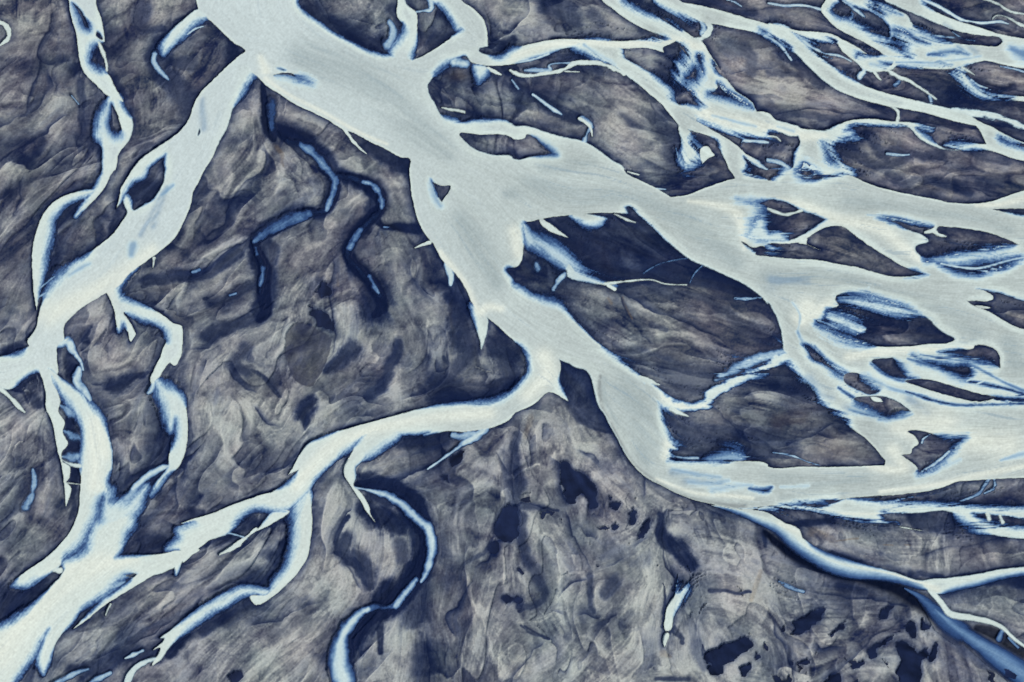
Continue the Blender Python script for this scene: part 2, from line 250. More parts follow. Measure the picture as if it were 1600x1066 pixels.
W R 1 | @20 1500,700,3 1597,705 @30 60,755 130,775 200,800 300,812,5 360,815 420,790,6 480,762,4 560,745,3 650,742 780,760 900,768,5 1020,820,10! 930,800,14 980,850,14 1060,905,5 1120,935 1230,937! 1100,932 1020,905 940,860,5 880,795 800,785,8 650,780 530,785,8 470,815 530,830,10 480,860,12 550,870! 440,880,10 400,900,8 330,880,12 390,920,14 430,980,10 480,1030 520,1066 @31 540,40! 450,20,10 350,50 200,72,10 0,100 @30 100,1066? 160,1050,5 170,970,8 200,900,5 190,850 130,830,5 60,810,12 -60,815 @20 1450,830 1300,790
I | @30 225,1010,14 260,1040 @31 350,45,5 220,62,8 190,40,12 170,10 @30 215,1040
I | @30 340,900,10 390,950,14 440,1030,14 380,1010,14 350,950
S R 0.6 4 | @31 180,20,6 250,40,7 300,20,6
S R 0.9 5 | @30 730,655,5 780,670,6 812,700,8 805,762,9
S R 0.6 10 | @30 0,1000,8 60,1010,10 130,1050,10
S R 0.8 3 | @30 0,850,4 50,855,5 80,880,3
S R 0.6 6 | @30 740,960,5 820,968,6 880,965,4
# ---- stream into the lower trunk
S R 1 10 | @22 850,270,30 900,330,28 970,385,25 1050,412,22 1140,410,24 1210,390,26 1270,320,24 1380,255,18 1480,205,18 1597,165,24 @32 60,120,26 170,80,20
S R 0.5 20 | @22 1270,240,12 1350,200,20 1450,150,24 1560,105,24 @32 60,75,20 150,50,16
S R 0.9 5 | @22 800,225,20 870,255,20 920,273,6
S R 0.9 5 | @22 1000,420,16 1050,450,12 1100,470,5
S R 0.6 6 | @22 1010,720,6 1080,730,8 1160,730,6
W R 0.55 | @22 1200,750,10 1280,700,24 1400,680,24 1450,740,10 1350,755
# ---- centre island waters
W C 0.74 | @21 75,330,5 150,400,14 200,420,16 300,480,18 370,540,16 450,620,14 540,680,8 650,720! 600,717,4 480,695,6 350,660,5 340,620! 300,600,12 240,560,14 150,490,18 90,470,10
W C 1 | @21 170,290,4 220,320 290,370 350,417! 250,385 180,330
W C 1 | @21 350,270,4 450,270 540,285,6 590,300! 540,330,14 480,337,14 410,310,10
S C 0.9 4 | @21 580,705,14 700,692,6 800,680,4 880,682,3 950,705,3 1090,712,3
S C 1 3 | @21 600,715,14 640,740,12
S C 0.25 3 | @21 1110,700,3 1140,640,4 1190,590,3
S C 0.55 4 | @21 1390,795,6 1450,800,8 1560,790,5
S C 0.2 3 | @21 820,640,3 900,590,3 1000,560,3 1100,545,2
S C 0.6 7 | @21 260,740,12 290,690,12 330,640,10
S C 0.45 10 | @21 150,580,14 165,615,14
S C 0.8 5 | @21 640,270,4 720,305,6 770,322,3
S C 0.9 3 | @21 720,5,4 790,25,4
S C 0.7 3 | @21 880,110,4 960,118,3
W R 1 | @10 1160,740,10 1210,745 1260,760 1200,780
S R 0.8 4 | @10 1160,672,5 1230,685,10 1300,700,8
S C 0.6 7 | @20 450,890,12 470,830,8 490,790,12 470,760,14 430,740,12
S C 0.95 3 | @20 420,738,8 460,765,10 490,800,8 500,850,5
S C 0.7 4 | @20 130,590,5 200,640,7 260,685,9 310,715,5
S C 0.5 4 | @20 0,500,5 40,555,4
# ---- small blue streams
W B 0.95 | @00 1240,60,5 1295,110,8 1220,150,16 1150,220,14 1090,270,10 1020,340! 1010,300,12 1060,210,6 1140,130,5
S B 0.5 7 | @00 965,340,10 958,390,10 1000,445,12 1050,495,8
S B 0.7 3 | @00 1170,215,4 1220,180,5 1270,165,3
S G 0.55 5 | @00 445,595,5 490,650,5
S G 0.9 4 | @00 -60,125,14 0,138,14 40,165,14 60,205,15 40,255,12 -60,310,11
S G 0.5 8 | @00 10,220,20
S H 0.20 12 | @10 105,630,24 100,720,22 95,800,18
S H 0.46 11 | @10 280,910,14 340,950,22 390,1000,22 440,1066,20 @11 470,30,18 490,80,15 480,130,15 455,200,13 440,245,6
S H 0.37 12 | @11 330,262,16 230,300,24 120,350,26 30,410,22 -10,440,14
S H 0.46 8 | @11 670,72,8 730,90,14 770,140,18 787,190,17 785,230,12
S H 0.41 10 | @11 650,370,14 620,420,17 585,480,14
S H 0.44 8 | @11 710,660,14 740,720,12 765,760,6
S H 0.41 6 | @11 0,480,12 5,520,10
S H 0.41 8 | @11 45,610,14 38,670,15 25,715,9
S H 0.95 3 | @11 1085,447,8 1030,465,6 990,482,3
S R 0.75 8 | @11 1195,590,11 1215,650,13 1215,710,6
S R 1 3 | @10 550,800,11 590,860,10 640,920,6 690,960,2
S G 0.8 3 | @01 960,545,9 958,575,8 955,605,3
S H 0.34 4 | @01 1200,632,6 1245,615,6
S H 0.48 4 | @01 1435,778,7 1472,765,5
S H 0.41 4 | @11 800,350,5 830,352,3
W J 1 | @23 1060,470,12 1095,480,14 1060,560,12 1010,640,6 990,740,3 955,748,3 955,650,3 970,590 1010,530,4
W J 1 | @23 955,757,3 980,760 970,810 950,850! 940,820
S G 0.45 14 | @02 205,800,8 215,880,18 195,960,18 165,1040,18
S G 0.4 8 | @33 70,440,8 130,470,10 220,500,8
S G 0.8 3 | @33 820,98,3 880,108,5 960,122,3
S G 0.5 4 | @32 30,695,3 150,715,4 250,755,4 320,775,3
S G 0.4 3 | @32 1380,860,8 1350,900,8 1320,950,8 1200,1000,5
S G 0.4 3 | @32 1410,860,5 1415,910,6 1350,950,6
S C 0.4 8 | @30 790,530,10 815,515,10
S H 0.09 10 | @10 200,880,16 300,930,16 400,1010,20 440,1066,20 @11 470,30,18 490,80,15 480,130,15 455,200,13 430,245,12 330,262,16 230,300,20 120,350,22 30,410,20 0,470,16 20,540,14 45,610,14 38,670,14 25,760,10
S H 0.09 10 | @11 500,30,8 600,50,12 670,75,14 730,90,14 770,140,18 787,190,17 770,260,16 700,330,16 650,370,16 600,440,16 575,500,14 600,570,14 660,630,16 720,700,16 775,780,16
X 0.75 10 | @32 290,30,6 350,100,10 420,160,12 500,205,8
X 0.45 20 | @32 400,170,16 470,230,20 520,260,10
X 0.8 8 | @32 440,290,8 500,335,12 545,362,10
X 0.45 10 | @32 640,240,12 760,290,10 900,340,8
X 0.7 8 | @32 640,140,8 700,190,10 820,245,8 900,250,8
X 0.75 10 | @32 870,110,6 940,130,16 1030,160,10
X 0.6 6 | @32 950,85,6 1100,110,6 1250,128,7
X 0.6 8 | @32 1200,130,6 1290,160,12 1400,220,8 1500,270,8 1597,310,10 1800,360,10
X 0.75 8 | @32 1350,340,4 1450,350,10 1597,362,14 1800,370,12
X 0.6 8 | @32 510,430,8 600,455,12 700,470,12
X 0.55 10 | @32 690,490,12 800,482,14 900,455,8
X 0.4 12 | @32 1450,745,6 1597,705,14 1800,650,16
X 0.3 12 | @32 1000,830,10 1200,740,10
X 0.45 8 | @31 850,672,4 950,662,8 1000,648,6
X 0.5 8 | @31 1150,648,6 1300,665,7 1400,650,5
X 0.7 8 | @31 720,802,6 820,845,9 930,882,7
X 0.8 12 | @31 300,955,14 420,990,20 560,1045,16
X 0.5 10 | @31 185,1000,8 205,1050,10 @32 225,20,10
X 0.35 8 | @31 150,820,5 200,900,6 190,980,6
X 0.35 6 | @31 620,275,5 700,285,6 800,300,5
X 0.5 8 | @30 600,25,4 700,45,7 770,85,6
X 0.7 8 | @30 700,105,6 735,150,10 755,180,8
I | @30 408,60,8 450,18 520,45 530,110,10 470,118 420,95
X 0.6 6 | @30 950,230,4 1050,262,5 1150,275,4
X 0.4 8 | @30 1050,385,4 1200,372,6 1330,350,5
X 0.35 10 | @20 1250,720,6 1400,760,10 1520,790,8
X 0.3 10 | @30 60,790,6 160,820,8
X 0.3 10 | @20 460,290,6 560,350,10 640,400,8
X 0.4 8 | @20 450,280,8 500,320,8 560,370,6
X 0.35 8 | @22 1000,800,10 1150,830,12 1300,850,12
X 0.3 8 | @22 1100,880,10 1250,890,16 1350,870,14
X 0.35 12 | @01 830,470,30 820,520,24
X 0.45 10 | @01 1080,90,12 1040,125,14 1010,150,8
X 0.4 10 | @01 560,580,10 500,610,14 430,650,12
'''
TRACE_GROUND = '''
# ---- ground: G colour strength | polygon ; B colour strength | soft stroke x,y,r ; K strength | crease x,y (dark on the right of travel) ; P pond
G n 0.45 | @22 300,115,8 400,165 460,180 520,330 600,520 640,580,8 540,565,6 430,520,14 350,430,20 300,330,20 290,240,12
G n 0.5 | @21 200,295,20 330,285 550,262 740,270 880,360 1030,490 1200,590 1400,680 1597,830,20 1450,800,20 1200,740 900,700 650,740 500,650,30 350,520,40 200,380,30
B n 0.5 | @21 700,640,110 900,600,110 1100,620,80 1350,720,70
B n 0.5 | @21 300,640,80 150,560,60 80,640,60
B n 0.55 | @22 950,200,45 1100,250,70 1250,260,60
B n 0.6 | @22 1050,520,60 1200,640,110 1400,620,90 1597,680,60
B n 0.5 | @32 100,200,90 200,330,70
B n 0.5 | @32 20,600,60 150,650,50
B c 0.5 | @32 60,500,70 200,480,60
B c 0.4 | @32 400,650,110 600,680,70
B n 0.55 | @31 650,830,60 800,920,80 1000,1000,60
B n 0.5 | @31 0,300,60 100,300,50
B n 0.55 | @10 340,60,60 420,150,60 600,240,50 740,300,50
B n 0.5 | @10 850,60,40 900,160,40
B n 0.5 | @10 1180,60,40 1230,180,40 1120,280,40
B n 0.7 | @10 700,930,30 850,1000,40 940,1040,40
B n 0.55 | @10 50,550,14 60,700,22 90,850,26 120,900,20
B n 0.8 | @10 170,810,40 250,850,50 320,880,40
B n 0.7 | @10 300,900,30 420,1000,34 @11 460,30,30 470,150,28 420,240,26 300,260,26 150,330,34 20,420,34 20,560,40 50,680,50 40,840,50 20,930,24
B n 0.75 | @11 480,20,14 560,60,26 680,90,30 740,150,28 740,230,34 680,330,30 600,440,26 560,510,24 620,580,40 700,660,44 760,760,60 740,860,70 780,880,50
B n 0.6 | @11 1180,560,12 1240,680,30 1260,820,50 1290,950,60 1330,1066,70
B n 0.6 | @12 1500,20,60 1560,120,60 1580,260,50 1400,340,50 1150,300,60 1100,340,40
B n 0.5 | @12 1350,60,60 1250,180,50
B n 0.7 | @12 350,370,30 320,440,40 330,500,20
B n 0.6 | @12 600,60,40 530,120,30 450,200,20
B n 0.6 | @12 890,30,24 850,130,26 800,240,26 720,330,30
B n 0.6 | @12 900,620,50 1000,620,50 1150,620,40
B n 0.75 | @12 660,850,24 720,880,40 800,930,40 850,990,40 720,980,40 700,1040,40
B n 0.8 | @13 780,30,60 900,100,60 960,30,40 1020,140,50 1030,260,40 960,380,44 880,470,40 760,560,44 780,640,40 700,720,44 600,800,40
B n 0.5 | @13 900,200,60 920,300,60
B n 0.5 | @13 1010,500,60 1030,620,50 960,680,40
B n 0.4 | @13 1020,850,40 1030,1000,50
B n 0.6 | @13 560,200,34 520,240,30 600,300,40 700,380,44 720,460,36
B n 0.5 | @13 780,860,44
B n 0.6 | @13 150,300,50 100,440,44 20,430,50
B n 0.7 | @12 270,1030,40 @13 200,60,40
B n 0.6 | @03 1440,60,50 1530,80,50 1300,200,30
B n 0.6 | @03 200,520,70 60,600,60 30,500,40
B n 0.6 | @03 900,200,60 1000,190,50
B n 0.7 | @03 1597,560,50 1450,620,44 1250,740,30
B n 0.6 | @03 850,900,40 650,960,40 450,1000,40 950,880,30
B n 0.5 | @03 200,980,50 180,1060,50
B n 0.6 | @02 430,120,50 450,220,40
B n 0.7 | @02 440,380,30 450,520,30 460,650,30 460,800,24 460,960,24
B n 0.6 | @02 1000,340,40 1040,480,30
B n 0.7 | @02 700,280,40 800,240,26 900,210,14
B n 0.5 | @02 1020,640,50 980,760,50 900,840,30
B n 0.5 | @02 200,350,40 230,400,40
B n 0.5 | @02 40,60,30 120,30,30
B n 0.45 | @02 1520,60,30 1480,150,30 1560,220,24
B n 0.6 | @01 300,600,26 350,580,30 290,680,24
B n 0.6 | @01 920,150,50 850,120,40 1000,100,26
B n 0.5 | @01 740,270,24 700,370,24
B n 0.45 | @01 470,180,24 380,300,24 330,400,24
B n 0.7 | @01 1580,520,40 1597,600,40
B n 0.6 | @01 900,690,30 1050,660,26 1200,640,24 1350,600,24 1480,520,24
B n 0.6 | @01 1330,820,30 1480,770,30 1597,700,30
B n 0.55 | @01 1300,1030,40 1450,970,30 1597,930,30
B n 0.6 | @00 540,110,20 550,170,16
B n 0.6 | @00 600,390,24
B n 0.75 | @00 1440,270,24 1450,340,36 1440,380,30
B n 0.75 | @00 1560,500,22 1540,570,20
B n 0.5 | @00 1080,480,40 1120,580,60 1170,640,50
B n 0.45 | @00 1200,400,70 1100,390,40
B n 0.5 | @00 985,270,24 960,330,20 960,420,24 1040,540,26
B n 0.45 | @00 870,60,40 860,150,34 920,190,20 1010,195,14
B n 0.5 | @00 260,880,34 240,960,24
B n 0.5 | @00 500,500,18 520,640,16 510,760,16 490,850,20
B n 0.5 | @20 250,60,60 350,90,40 400,140,30
B n 0.4 | @20 500,80,40 560,150,30
B n 0.6 | @20 0,260,40 -60,300,50
B n 0.6 | @20 850,190,30 800,190,24
B n 0.7 | @20 850,60,24 1000,110,26 1120,150,26
B n 0.7 | @20 1200,15,30 1350,50,30 1500,90,24
B n 0.6 | @20 970,320,44 980,450,50 1000,560,40
B n 0.6 | @20 40,560,30 150,620,30 330,720,30 400,740,30
B n 0.55 | @20 30,640,30 60,680,30
B n 0.6 | @20 1300,780,30 1250,750,20 1400,830,30 1500,890,40
B n 0.6 | @20 1150,900,30 1250,1000,60
B n 0.5 | @20 900,720,40 960,830,40 980,960,30
B n 0.5 | @20 1350,300,40 1500,330,30 1500,440,30
B n 0.4 | @20 100,890,60
B n 0.7 | @10 1480,270,24 1550,270,24
B n 0.6 | @10 1250,700,24 1400,720,20
B n 0.5 | @10 1120,580,30 1200,640,26
B n 0.6 | @30 100,330,40 200,430,24 300,480,24
B n 0.5 | @30 0,470,20 200,480,20 350,540,20
B n 0.6 | @30 550,500,30 700,580,24
B n 0.55 | @30 900,510,20 1030,530,20 1200,550,20 1400,560,16 1550,550,16
B n 0.6 | @30 0,730,20 200,720,16 400,740,16 550,720,16
B n 0.6 | @30 560,860,24 650,870,26 700,940,26 900,960,20 1100,970,24
B n 0.6 | @30 430,900,30 550,980,24 650,1040,26 850,1000,20
B n 0.5 | @30 1300,980,24 1500,1020,20
B n 0.5 | @30 950,740,26 1200,800,30
B n 0.7 | @30 0,950,60 80,900,40
B n 0.6 | @30 1450,780,24 1597,830,30
B n 0.4 | @30 600,120,60 700,170,40
B n 0.6 | @31 750,30,20 850,70,26 950,60,20 1150,90,20 1250,130,24
B n 0.45 | @31 1350,90,50 1500,60,40
B n 0.5 | @31 1450,850,30 1597,870,30
B n 0.4 | @21 600,950,40 540,1010,30
B n 0.5 | @21 850,760,16 1000,780,18 1150,780,18 1300,870,26 1450,970,34 1597,1066,40
B n 0.5 | @21 870,960,20 960,1000,16
B n 0.5 | @22 20,600,24 30,750,20 60,900,30 30,1000,24 200,1040,16
B n 0.5 | @22 1330,500,24 1450,620,24
B n 0.65 | @33 80,90,20 400,60,30
B n 0.6 | @33 1000,60,40 1150,110,40 900,60,30
B k 0.98 | @33 -20,130,14 0,150,24 120,250,36 300,340,44 450,390,46 600,420,50 750,460,56 880,530,56 1000,610,60 1150,710,60 1350,840,60 1500,960,60 1650,1066,60
B k 0.9 | @33 1300,730,24 1400,760,44 1520,840,44 1597,890,40
B n 0.6 | @33 1400,430,44 1597,450,44
B n 0.5 | @33 450,480,34 600,510,30
B n 0.5 | @33 900,405,18 1050,415,10 1250,390,10
B n 0.75 | @23 930,20,12 930,120,20 980,200,30 1060,240,36 1100,330,30
B n 0.5 | @23 70,50,24 50,200,20 110,310,24 180,450,30 200,540,20 140,600,16 50,600,14
B n 0.5 | @23 470,400,14 480,520,14 520,620,12
B n 0.5 | @23 640,440,50 580,520,40
B n 0.6 | @23 80,720,8 200,790,10
B n 0.5 | @23 1010,730,16 1060,800,18
B n 0.6 | @23 1230,490,10 1400,505,8 1500,510,6
B n 0.6 | @23 1570,130,20 1580,220,14
B n 0.3 | @23 1150,850,50 1200,960,40
B n 0.5 | @23 900,1050,14 1100,1050,20
B l 0.35 | @12 200,350,60 180,500,70 130,700,60
B l 0.35 | @12 700,40,40 560,260,50 900,420,0
B l 0.3 | @11 300,200,0 500,300,44 400,400,40
B l 0.45 | @11 300,700,50 200,760,40 230,900,40
B l 0.4 | @11 900,480,60 1000,700,50 1100,850,50
B l 0.3 | @11 900,300,50
B l 0.3 | @11 600,900,24
B l 0.35 | @01 1280,150,50 1250,260,30
B l 0.3 | @01 40,200,40 60,520,30 1350,700,50
B l 0.45 | @22 150,600,40 350,520,24 420,650,40 500,760,50 700,900,40
B l 0.35 | @22 600,650,30 620,760,30
B l 0.35 | @12 1500,700,44 1450,880,44 1300,960,50
B w 0.5 | @12 1180,880,10 1230,905,10
B w 0.4 | @22 390,1010,30 440,1000,24
B l 0.45 | @23 330,150,24 380,250,24 300,90,20
B w 0.35 | @23 300,800,30 250,900,44 150,980,44
B l 0.35 | @23 1150,470,50 1300,350,24 1450,250,30
B l 0.4 | @23 650,620,24 800,560,20 900,480,20
B l 0.35 | @23 850,280,30 870,320,20
B l 0.3 | @23 700,720,60 500,800,30
B w 0.3 | @23 1320,90,24
B l 0.4 | @33 300,560,50 500,620,50 600,680,30
B l 0.35 | @33 200,380,44
B l 0.35 | @33 740,880,40 770,980,40 500,1030,40
B l 0.3 | @33 1000,800,30 1150,950,60
B l 0.3 | @33 900,330,30 700,260,40
B l 0.35 | @13 1250,200,50 1350,400,30 1550,450,50
B l 0.3 | @13 700,880,50 500,660,20
B l 0.3 | @13 100,350,0 150,600,50
B l 0.35 | @20 100,120,50 250,200,40
B l 0.35 | @20 450,560,50 600,720,70 650,850,60
B l 0.3 | @20 1320,200,30 1450,520,30
B l 0.3 | @20 50,650,30
B l 0.3 | @00 20,390,30 340,180,30
B l 0.25 | @00 700,450,40 880,640,30
B l 0.3 | @30 150,600,40 400,650,40 60,560,30
B l 0.35 | @31 880,120,14 1000,140,20 1200,170,16
B l 0.3 | @21 800,850,40 1000,920,40 1150,950,40
B l 0.3 | @21 1350,820,24
B l 0.4 | @22 1400,30,24 1500,60,20
B l 0.35 | @22 1050,60,40 1200,100,40
B c 0.5 | @21 600,640,30 450,350,60 400,450,40
B t 0.6 | @21 600,800,10 620,830,10
B t 0.7 | @21 680,790,8 700,850,8 740,910,5
B t 0.5 | @21 530,820,30
B t 0.5 | @10 110,920,16 150,980,14 150,1050,6
B t 0.5 | @33 280,130,40 400,180,24
B t 0.7 | @33 420,190,5 560,175,5
B t 0.6 | @33 720,212,4 780,215,4
B t 0.6 | @33 850,212,4 890,215,4
B t 0.5 | @23 940,890,24 980,910,16
B t 0.4 | @23 1490,560,14 1550,380,14
B t 0.5 | @02 880,370,14
B t 0.5 | @11 510,650,10 510,720,8
B t 0.4 | @11 1215,780,12 1220,980,10
B t 0.4 | @12 1270,620,24 1200,740,14
B t 0.4 | @03 130,60,10
B t 0.35 | @10 1200,460,44 1350,460,40
B t 0.3 | @22 1250,430,30
B t 0.35 | @22 120,480,20 80,600,24
B t 0.5 | @32 300,1000,20 420,990,16
B t 0.4 | @32 600,980,14 900,970,24
P | @22 298,750,2 330,745 400,800 480,860 540,920 530,960 550,1040 480,1050 470,990 420,960 370,1010 335,990 310,860
P | @22 610,1020,2 650,1005 692,1010 680,1035 630,1040
P | @22 600,970,2 630,975 615,990
P | @12 1222,730,2 1290,690 1280,750 1235,790 1215,820 1190,815 1210,780 1205,740
P | @12 1135,850,2 1190,840 1205,880 1180,870 1160,855
Q | @11 200,1000,3 260,950 330,970 470,1050 @12 470,40 440,130 400,210 360,275 310,285 255,255 215,190 190,110 180,30
P | @11 325,840,2 380,860 470,930 480,1000 420,990 350,890
P | @11 370,760,2 410,700 465,730 470,780 420,787
P | @13 1500,60,2 1530,0 @12 1570,1020 @22 20,1030 @23 40,0 30,150 @13 1597,180 1550,195 1500,160
P | @13 1450,220,2 1510,190 1520,250 1450,275
P | @13 1540,540,2 1597,545 1580,570 1550,560
P | @23 735,0,2 755,-30 785,0 770,50 740,90
P | @23 770,180,2 820,80 860,50 855,130 800,190
P | @23 620,90,2 650,70 665,100 640,120
P | @23 720,195,2 745,190 735,215
P | @23 510,350,2 550,330 540,370
P | @23 40,355,2 65,360 70,390 45,385
P | @23 10,550,2 70,545 40,570
P | @23 1205,885,2 1350,835 1480,785 1505,830 1430,900 1330,955 1235,958
P | @23 1235,965,2 1310,955 1300,1030 1225,1025
P | @23 1430,990,2 1490,955 1480,1000 1440,1020
P | @23 1500,900,2 1550,905 1520,930
P | @33 160,690,2 200,650 370,600 330,680 240,740 200,775 130,775 160,740
P | @33 60,780,2 80,730 105,715 95,760
P | @33 388,782,2 430,730 482,685 450,740
P | @33 682,697,2 700,640 730,600 795,590 760,640 710,685
P | @33 605,870,2 680,830 780,770 885,688 860,720 760,800 690,860 690,900 655,930
P | @33 800,830,2 830,815 920,850 935,880 1000,850 990,900 950,950 940,1100 830,1100 800,1000 820,920
P | @33 848,742,2 900,680 925,700 920,790 890,780
P | @33 948,665,2 1015,715 960,740
P | @33 1015,932,2 1050,820 1055,920
P | @33 505,970,2 540,932 595,940 560,985
P | @33 340,1070,2 440,1000 460,1040 430,1100 330,1100
P | @33 285,890,2 325,880 315,925
P | @33 705,910,2 740,935 752,982 720,955
P | @33 140,960,2 150,938 160,965
P | @33 190,950,2 260,935 255,955
P | @33 1470,985,2 1520,1000 1550,1040 1500,1050
P | @03 1430,1030,2 1500,1000 1525,1030 1460,1066
K .8 10 | @12 1190,0 1200,100 1160,200 1100,300 1000,400
K .8 10 | @12 420,320 380,360 320,420 300,480 310,560
K .9 12 | @11 490,570 475,700 470,800 480,950 480,1066 @12 470,60
K .6 10 | @11 880,870 780,700 700,560
K .7 10 | @11 1120,470 1130,530 1080,620 1020,670
K .8 10 | @13 480,250 530,130 600,0
K .8 9 | @13 1590,180 1490,190 1440,290 1380,350 1350,440 1240,600 1180,640 1180,700 1230,750
K .6 8 | @13 650,240 660,120 650,30
K .8 9 | @13 1050,480 1050,700 1070,880 1080,1066
K .6 8 | @13 540,340 600,420 640,480
K .7 8 | @13 0,720 200,660 350,580 480,510
K .8 12 | @23 960,20 920,110 930,230 960,340 1020,420 1000,500 950,580 935,680 945,740
K .8 8 | @23 500,380 460,300 400,170 380,120 340,50
K .8 8 | @23 350,710 450,660 540,650
K .7 8 | @23 280,630 330,650 350,700
K .7 8 | @23 310,500 380,440 460,420
K .7 8 | @23 450,920 520,800 590,700 650,660
K .6 8 | @23 510,380 700,290 860,150 930,60
K .5 8 | @23 0,1060 120,900 180,830
K .6 10 | @33 350,1040 540,900 700,760 850,680
K .7 8 | @33 0,670 70,780 110,900 130,1000
K .7 8 | @23 1240,960 1200,830 1200,900
K .7 8 | @33 430,860 320,840 300,820
K .5 8 | @33 1597,100 1400,160 1000,270
K .7 8 | @33 60,430 180,490 340,530 640,560 860,580
K .8 9 | @00 340,100 300,200 240,290 235,350 250,380 410,400
K .7 8 | @00 240,380 230,430 180,600 160,720
K .8 8 | @00 0,1020 130,910 290,850 380,760 480,680
K .7 8 | @00 -50,820 60,770 150,730 250,630 310,560 320,480
K .6 8 | @00 330,550 440,600 540,610
K .7 8 | @00 500,480 510,560 515,700 490,800 490,900
K .6 8 | @00 840,0 830,150 870,185 1000,195
K .8 9 | @00 1225,30 1120,130 1010,240 950,320 945,400 1010,490 1050,580
K .6 8 | @01 130,50 120,200 90,280
K .6 8 | @01 0,600 200,420
K .7 8 | @01 1597,20 1440,200 1390,330 1290,400
K .7 8 | @01 1597,400 1450,490 1250,600 1100,590 960,610
K .8 9 | @02 600,300 750,250 900,200 1000,130 1030,60
K .7 8 | @02 1110,1000 1120,850 1180,700 1190,500 1230,300 1290,130
K .6 8 | @02 1170,60 1300,50
K .6 8 | @02 1440,180 1500,260 1597,330
K .7 8 | @12 0,200 80,270 150,340
K .7 8 | @12 0,430 80,510 140,530
K .7 8 | @12 0,890 150,810 250,760
K .6 8 | @12 1597,860 1500,700
K .8 9 | @12 780,920 950,860 1100,790 1250,700
K .7 8 | @22 20,1000 10,850 20,650 60,470
K .7 8 | @22 330,1010 300,850 290,740
K .6 8 | @22 540,730 400,650 350,560
K .6 8 | @22 830,960 830,860
K .7 8 | @20 0,480 60,570 200,660 320,740
K .8 8 | @20 860,580 890,680 900,760 960,900
K .7 8 | @20 1050,780 1050,900 990,1040
K .6 8 | @20 500,860 510,770 480,720
K .6 8 | @20 1380,470 1500,430 1597,440
K .7 8 | @21 650,750 750,800 900,890 1050,940 1250,1010 1340,1066
K .7 8 | @21 660,780 720,900 800,1000 860,1066
K .6 8 | @32 0,680 150,660 250,590 400,520
K .6 8 | @32 300,570 430,600 500,560
K .7 8 | @22 1597,680 1450,600 1320,470 1230,430
K .7 8 | @31 900,80 1100,85 1250,110 1400,150
K .6 8 | @31 330,400 440,420 560,460
K .7 8 | @30 0,720 300,700 600,740
K .6 8 | @30 850,490 1000,500 1100,550
K .7 8 | @03 0,760 100,440 180,360
K .7 8 | @03 440,1020 650,900 900,800 1100,650 1350,500 1597,420
K .6 8 | @03 650,650 640,620 700,580
H w | @03 0,900,90 300,500,100 550,350,90 850,300,30
H w | @12 1450,450,50 1000,500,40 500,640,50 250,900,50
H w | @22 200,100,60 230,200,60 100,330,60
H w | @20 0,360,30 300,270,24 700,280,24 1000,250,30 1180,300,30
H w | @20 1100,440,0 1200,700,50 1400,760,50 1597,800,40 @30 200,850,40 350,850,30
H w | @21 20,380,50 40,520,40
H w | @11 1530,860,24 1440,850,30 1400,880,30 1300,700,24 1150,510,20
H w | @10 60,440,40 30,360,24
H w | @10 1240,880,44
H w | @21 1100,190,14 1250,210,24 1400,260,40 1450,480,20
H w | @31 -100,200,30 200,200,34 400,290,44 700,360,50 850,480,44 950,560,20
H w | @31 250,860,80 200,930,50 380,830,40
H w | @31 1597,170,30 1450,210,20 1300,215,14
H w | @01 300,900,80 700,700,80 950,500,50
H w | @10 820,900,10 650,830,14 400,690,14 200,590,12 60,490,20
H w | @22 950,350,30 1100,420,30 1200,410,30
H w | @22 970,640,30 950,720,26
H w | @32 640,780,26 850,800,40 780,680,50
H w | @32 500,100,30 800,60,30 1100,50,20 1280,40,10
H w | @32 1100,510,100 800,540,50 1500,650,100
H w | @32 1597,780,20 1300,840,24 1100,890,20 700,940,14
H w | @22 1500,980,14 1300,960,16 1150,950,14 900,860,10
H w | @02 640,700,60 600,500,60 590,900,60
H w | @33 800,20,10 200,10,10
H w | @33 80,80,30 180,130,20 1060,490,20
H g | @10 300,350,120 600,450,120 800,600,120 1000,800,100 1200,950,60
H g | @22 700,300,110 800,450,110 850,600,100 800,740,80
H g | @22 580,230,24 570,330,24 600,430,30 650,540,24
H G | @22 550,220,10 545,300,14 565,420,14 620,520,14 680,640,14 760,770,12 900,880,14 1100,975,12 1300,1020,16 1450,1030,16
H g | @11 1300,300,80 1400,500,80 1500,700,60
H g | @11 1560,150,30 @21 100,100,80 400,160,80 600,150,60 900,220,60 1200,400,80 1400,560,60
H g | @31 0,680,80 400,650,40 700,760,50 1000,850,70 1300,1000,70
H g | @31 500,200,60 900,250,50 1300,300,50 1500,370,40
H g | @32 30,850,60 300,900,50 600,870,40
H g | @32 1550,150,60 1500,0,60
H g | @20 200,1050,60 500,1000,40
H g | @32 100,980,30 350,990,20
H b | @32 250,250,40 330,330,30 400,350,24
H b | @32 880,370,30 1000,450,20
H b | @30 1200,300,24 1100,150,14 1300,330,20
H b | @32 600,230,24 700,280,20
H b | @22 1100,860,40 1300,880,30 1000,820,24
H b | @01 830,460,24 820,520,20
H b | @01 950,340,24 1040,100,14 880,400,18
H b | @00 1260,620,20 1270,800,24
H b | @10 300,500,44
H b | @12 270,890,30
H b | @31 30,700,40 100,690,20 250,690,20
H b | @32 500,430,40 650,480,30
B d 0.93 | @11 400,-10,14 470,40,24 500,100,24 485,170,22 445,240,22 390,260,18 320,265,24 200,320,26 80,385,26 10,430,22 -10,470,26 20,530,30 50,610,34 50,700,34 50,800,34 60,880,30 20,930,18
B d 0.93 | @11 480,18,10 580,45,22 690,85,30 760,145,34 780,220,30 730,280,30 660,350,30 600,430,28 565,500,26 590,560,28 650,630,34 720,700,38 770,780,40 790,850,34 740,900,20
B d 0.8 | @11 750,300,18 790,345,14 900,355,22 1010,370,24
B d 0.85 | @10 45,530,8 60,700,22 80,820,26 110,870,20
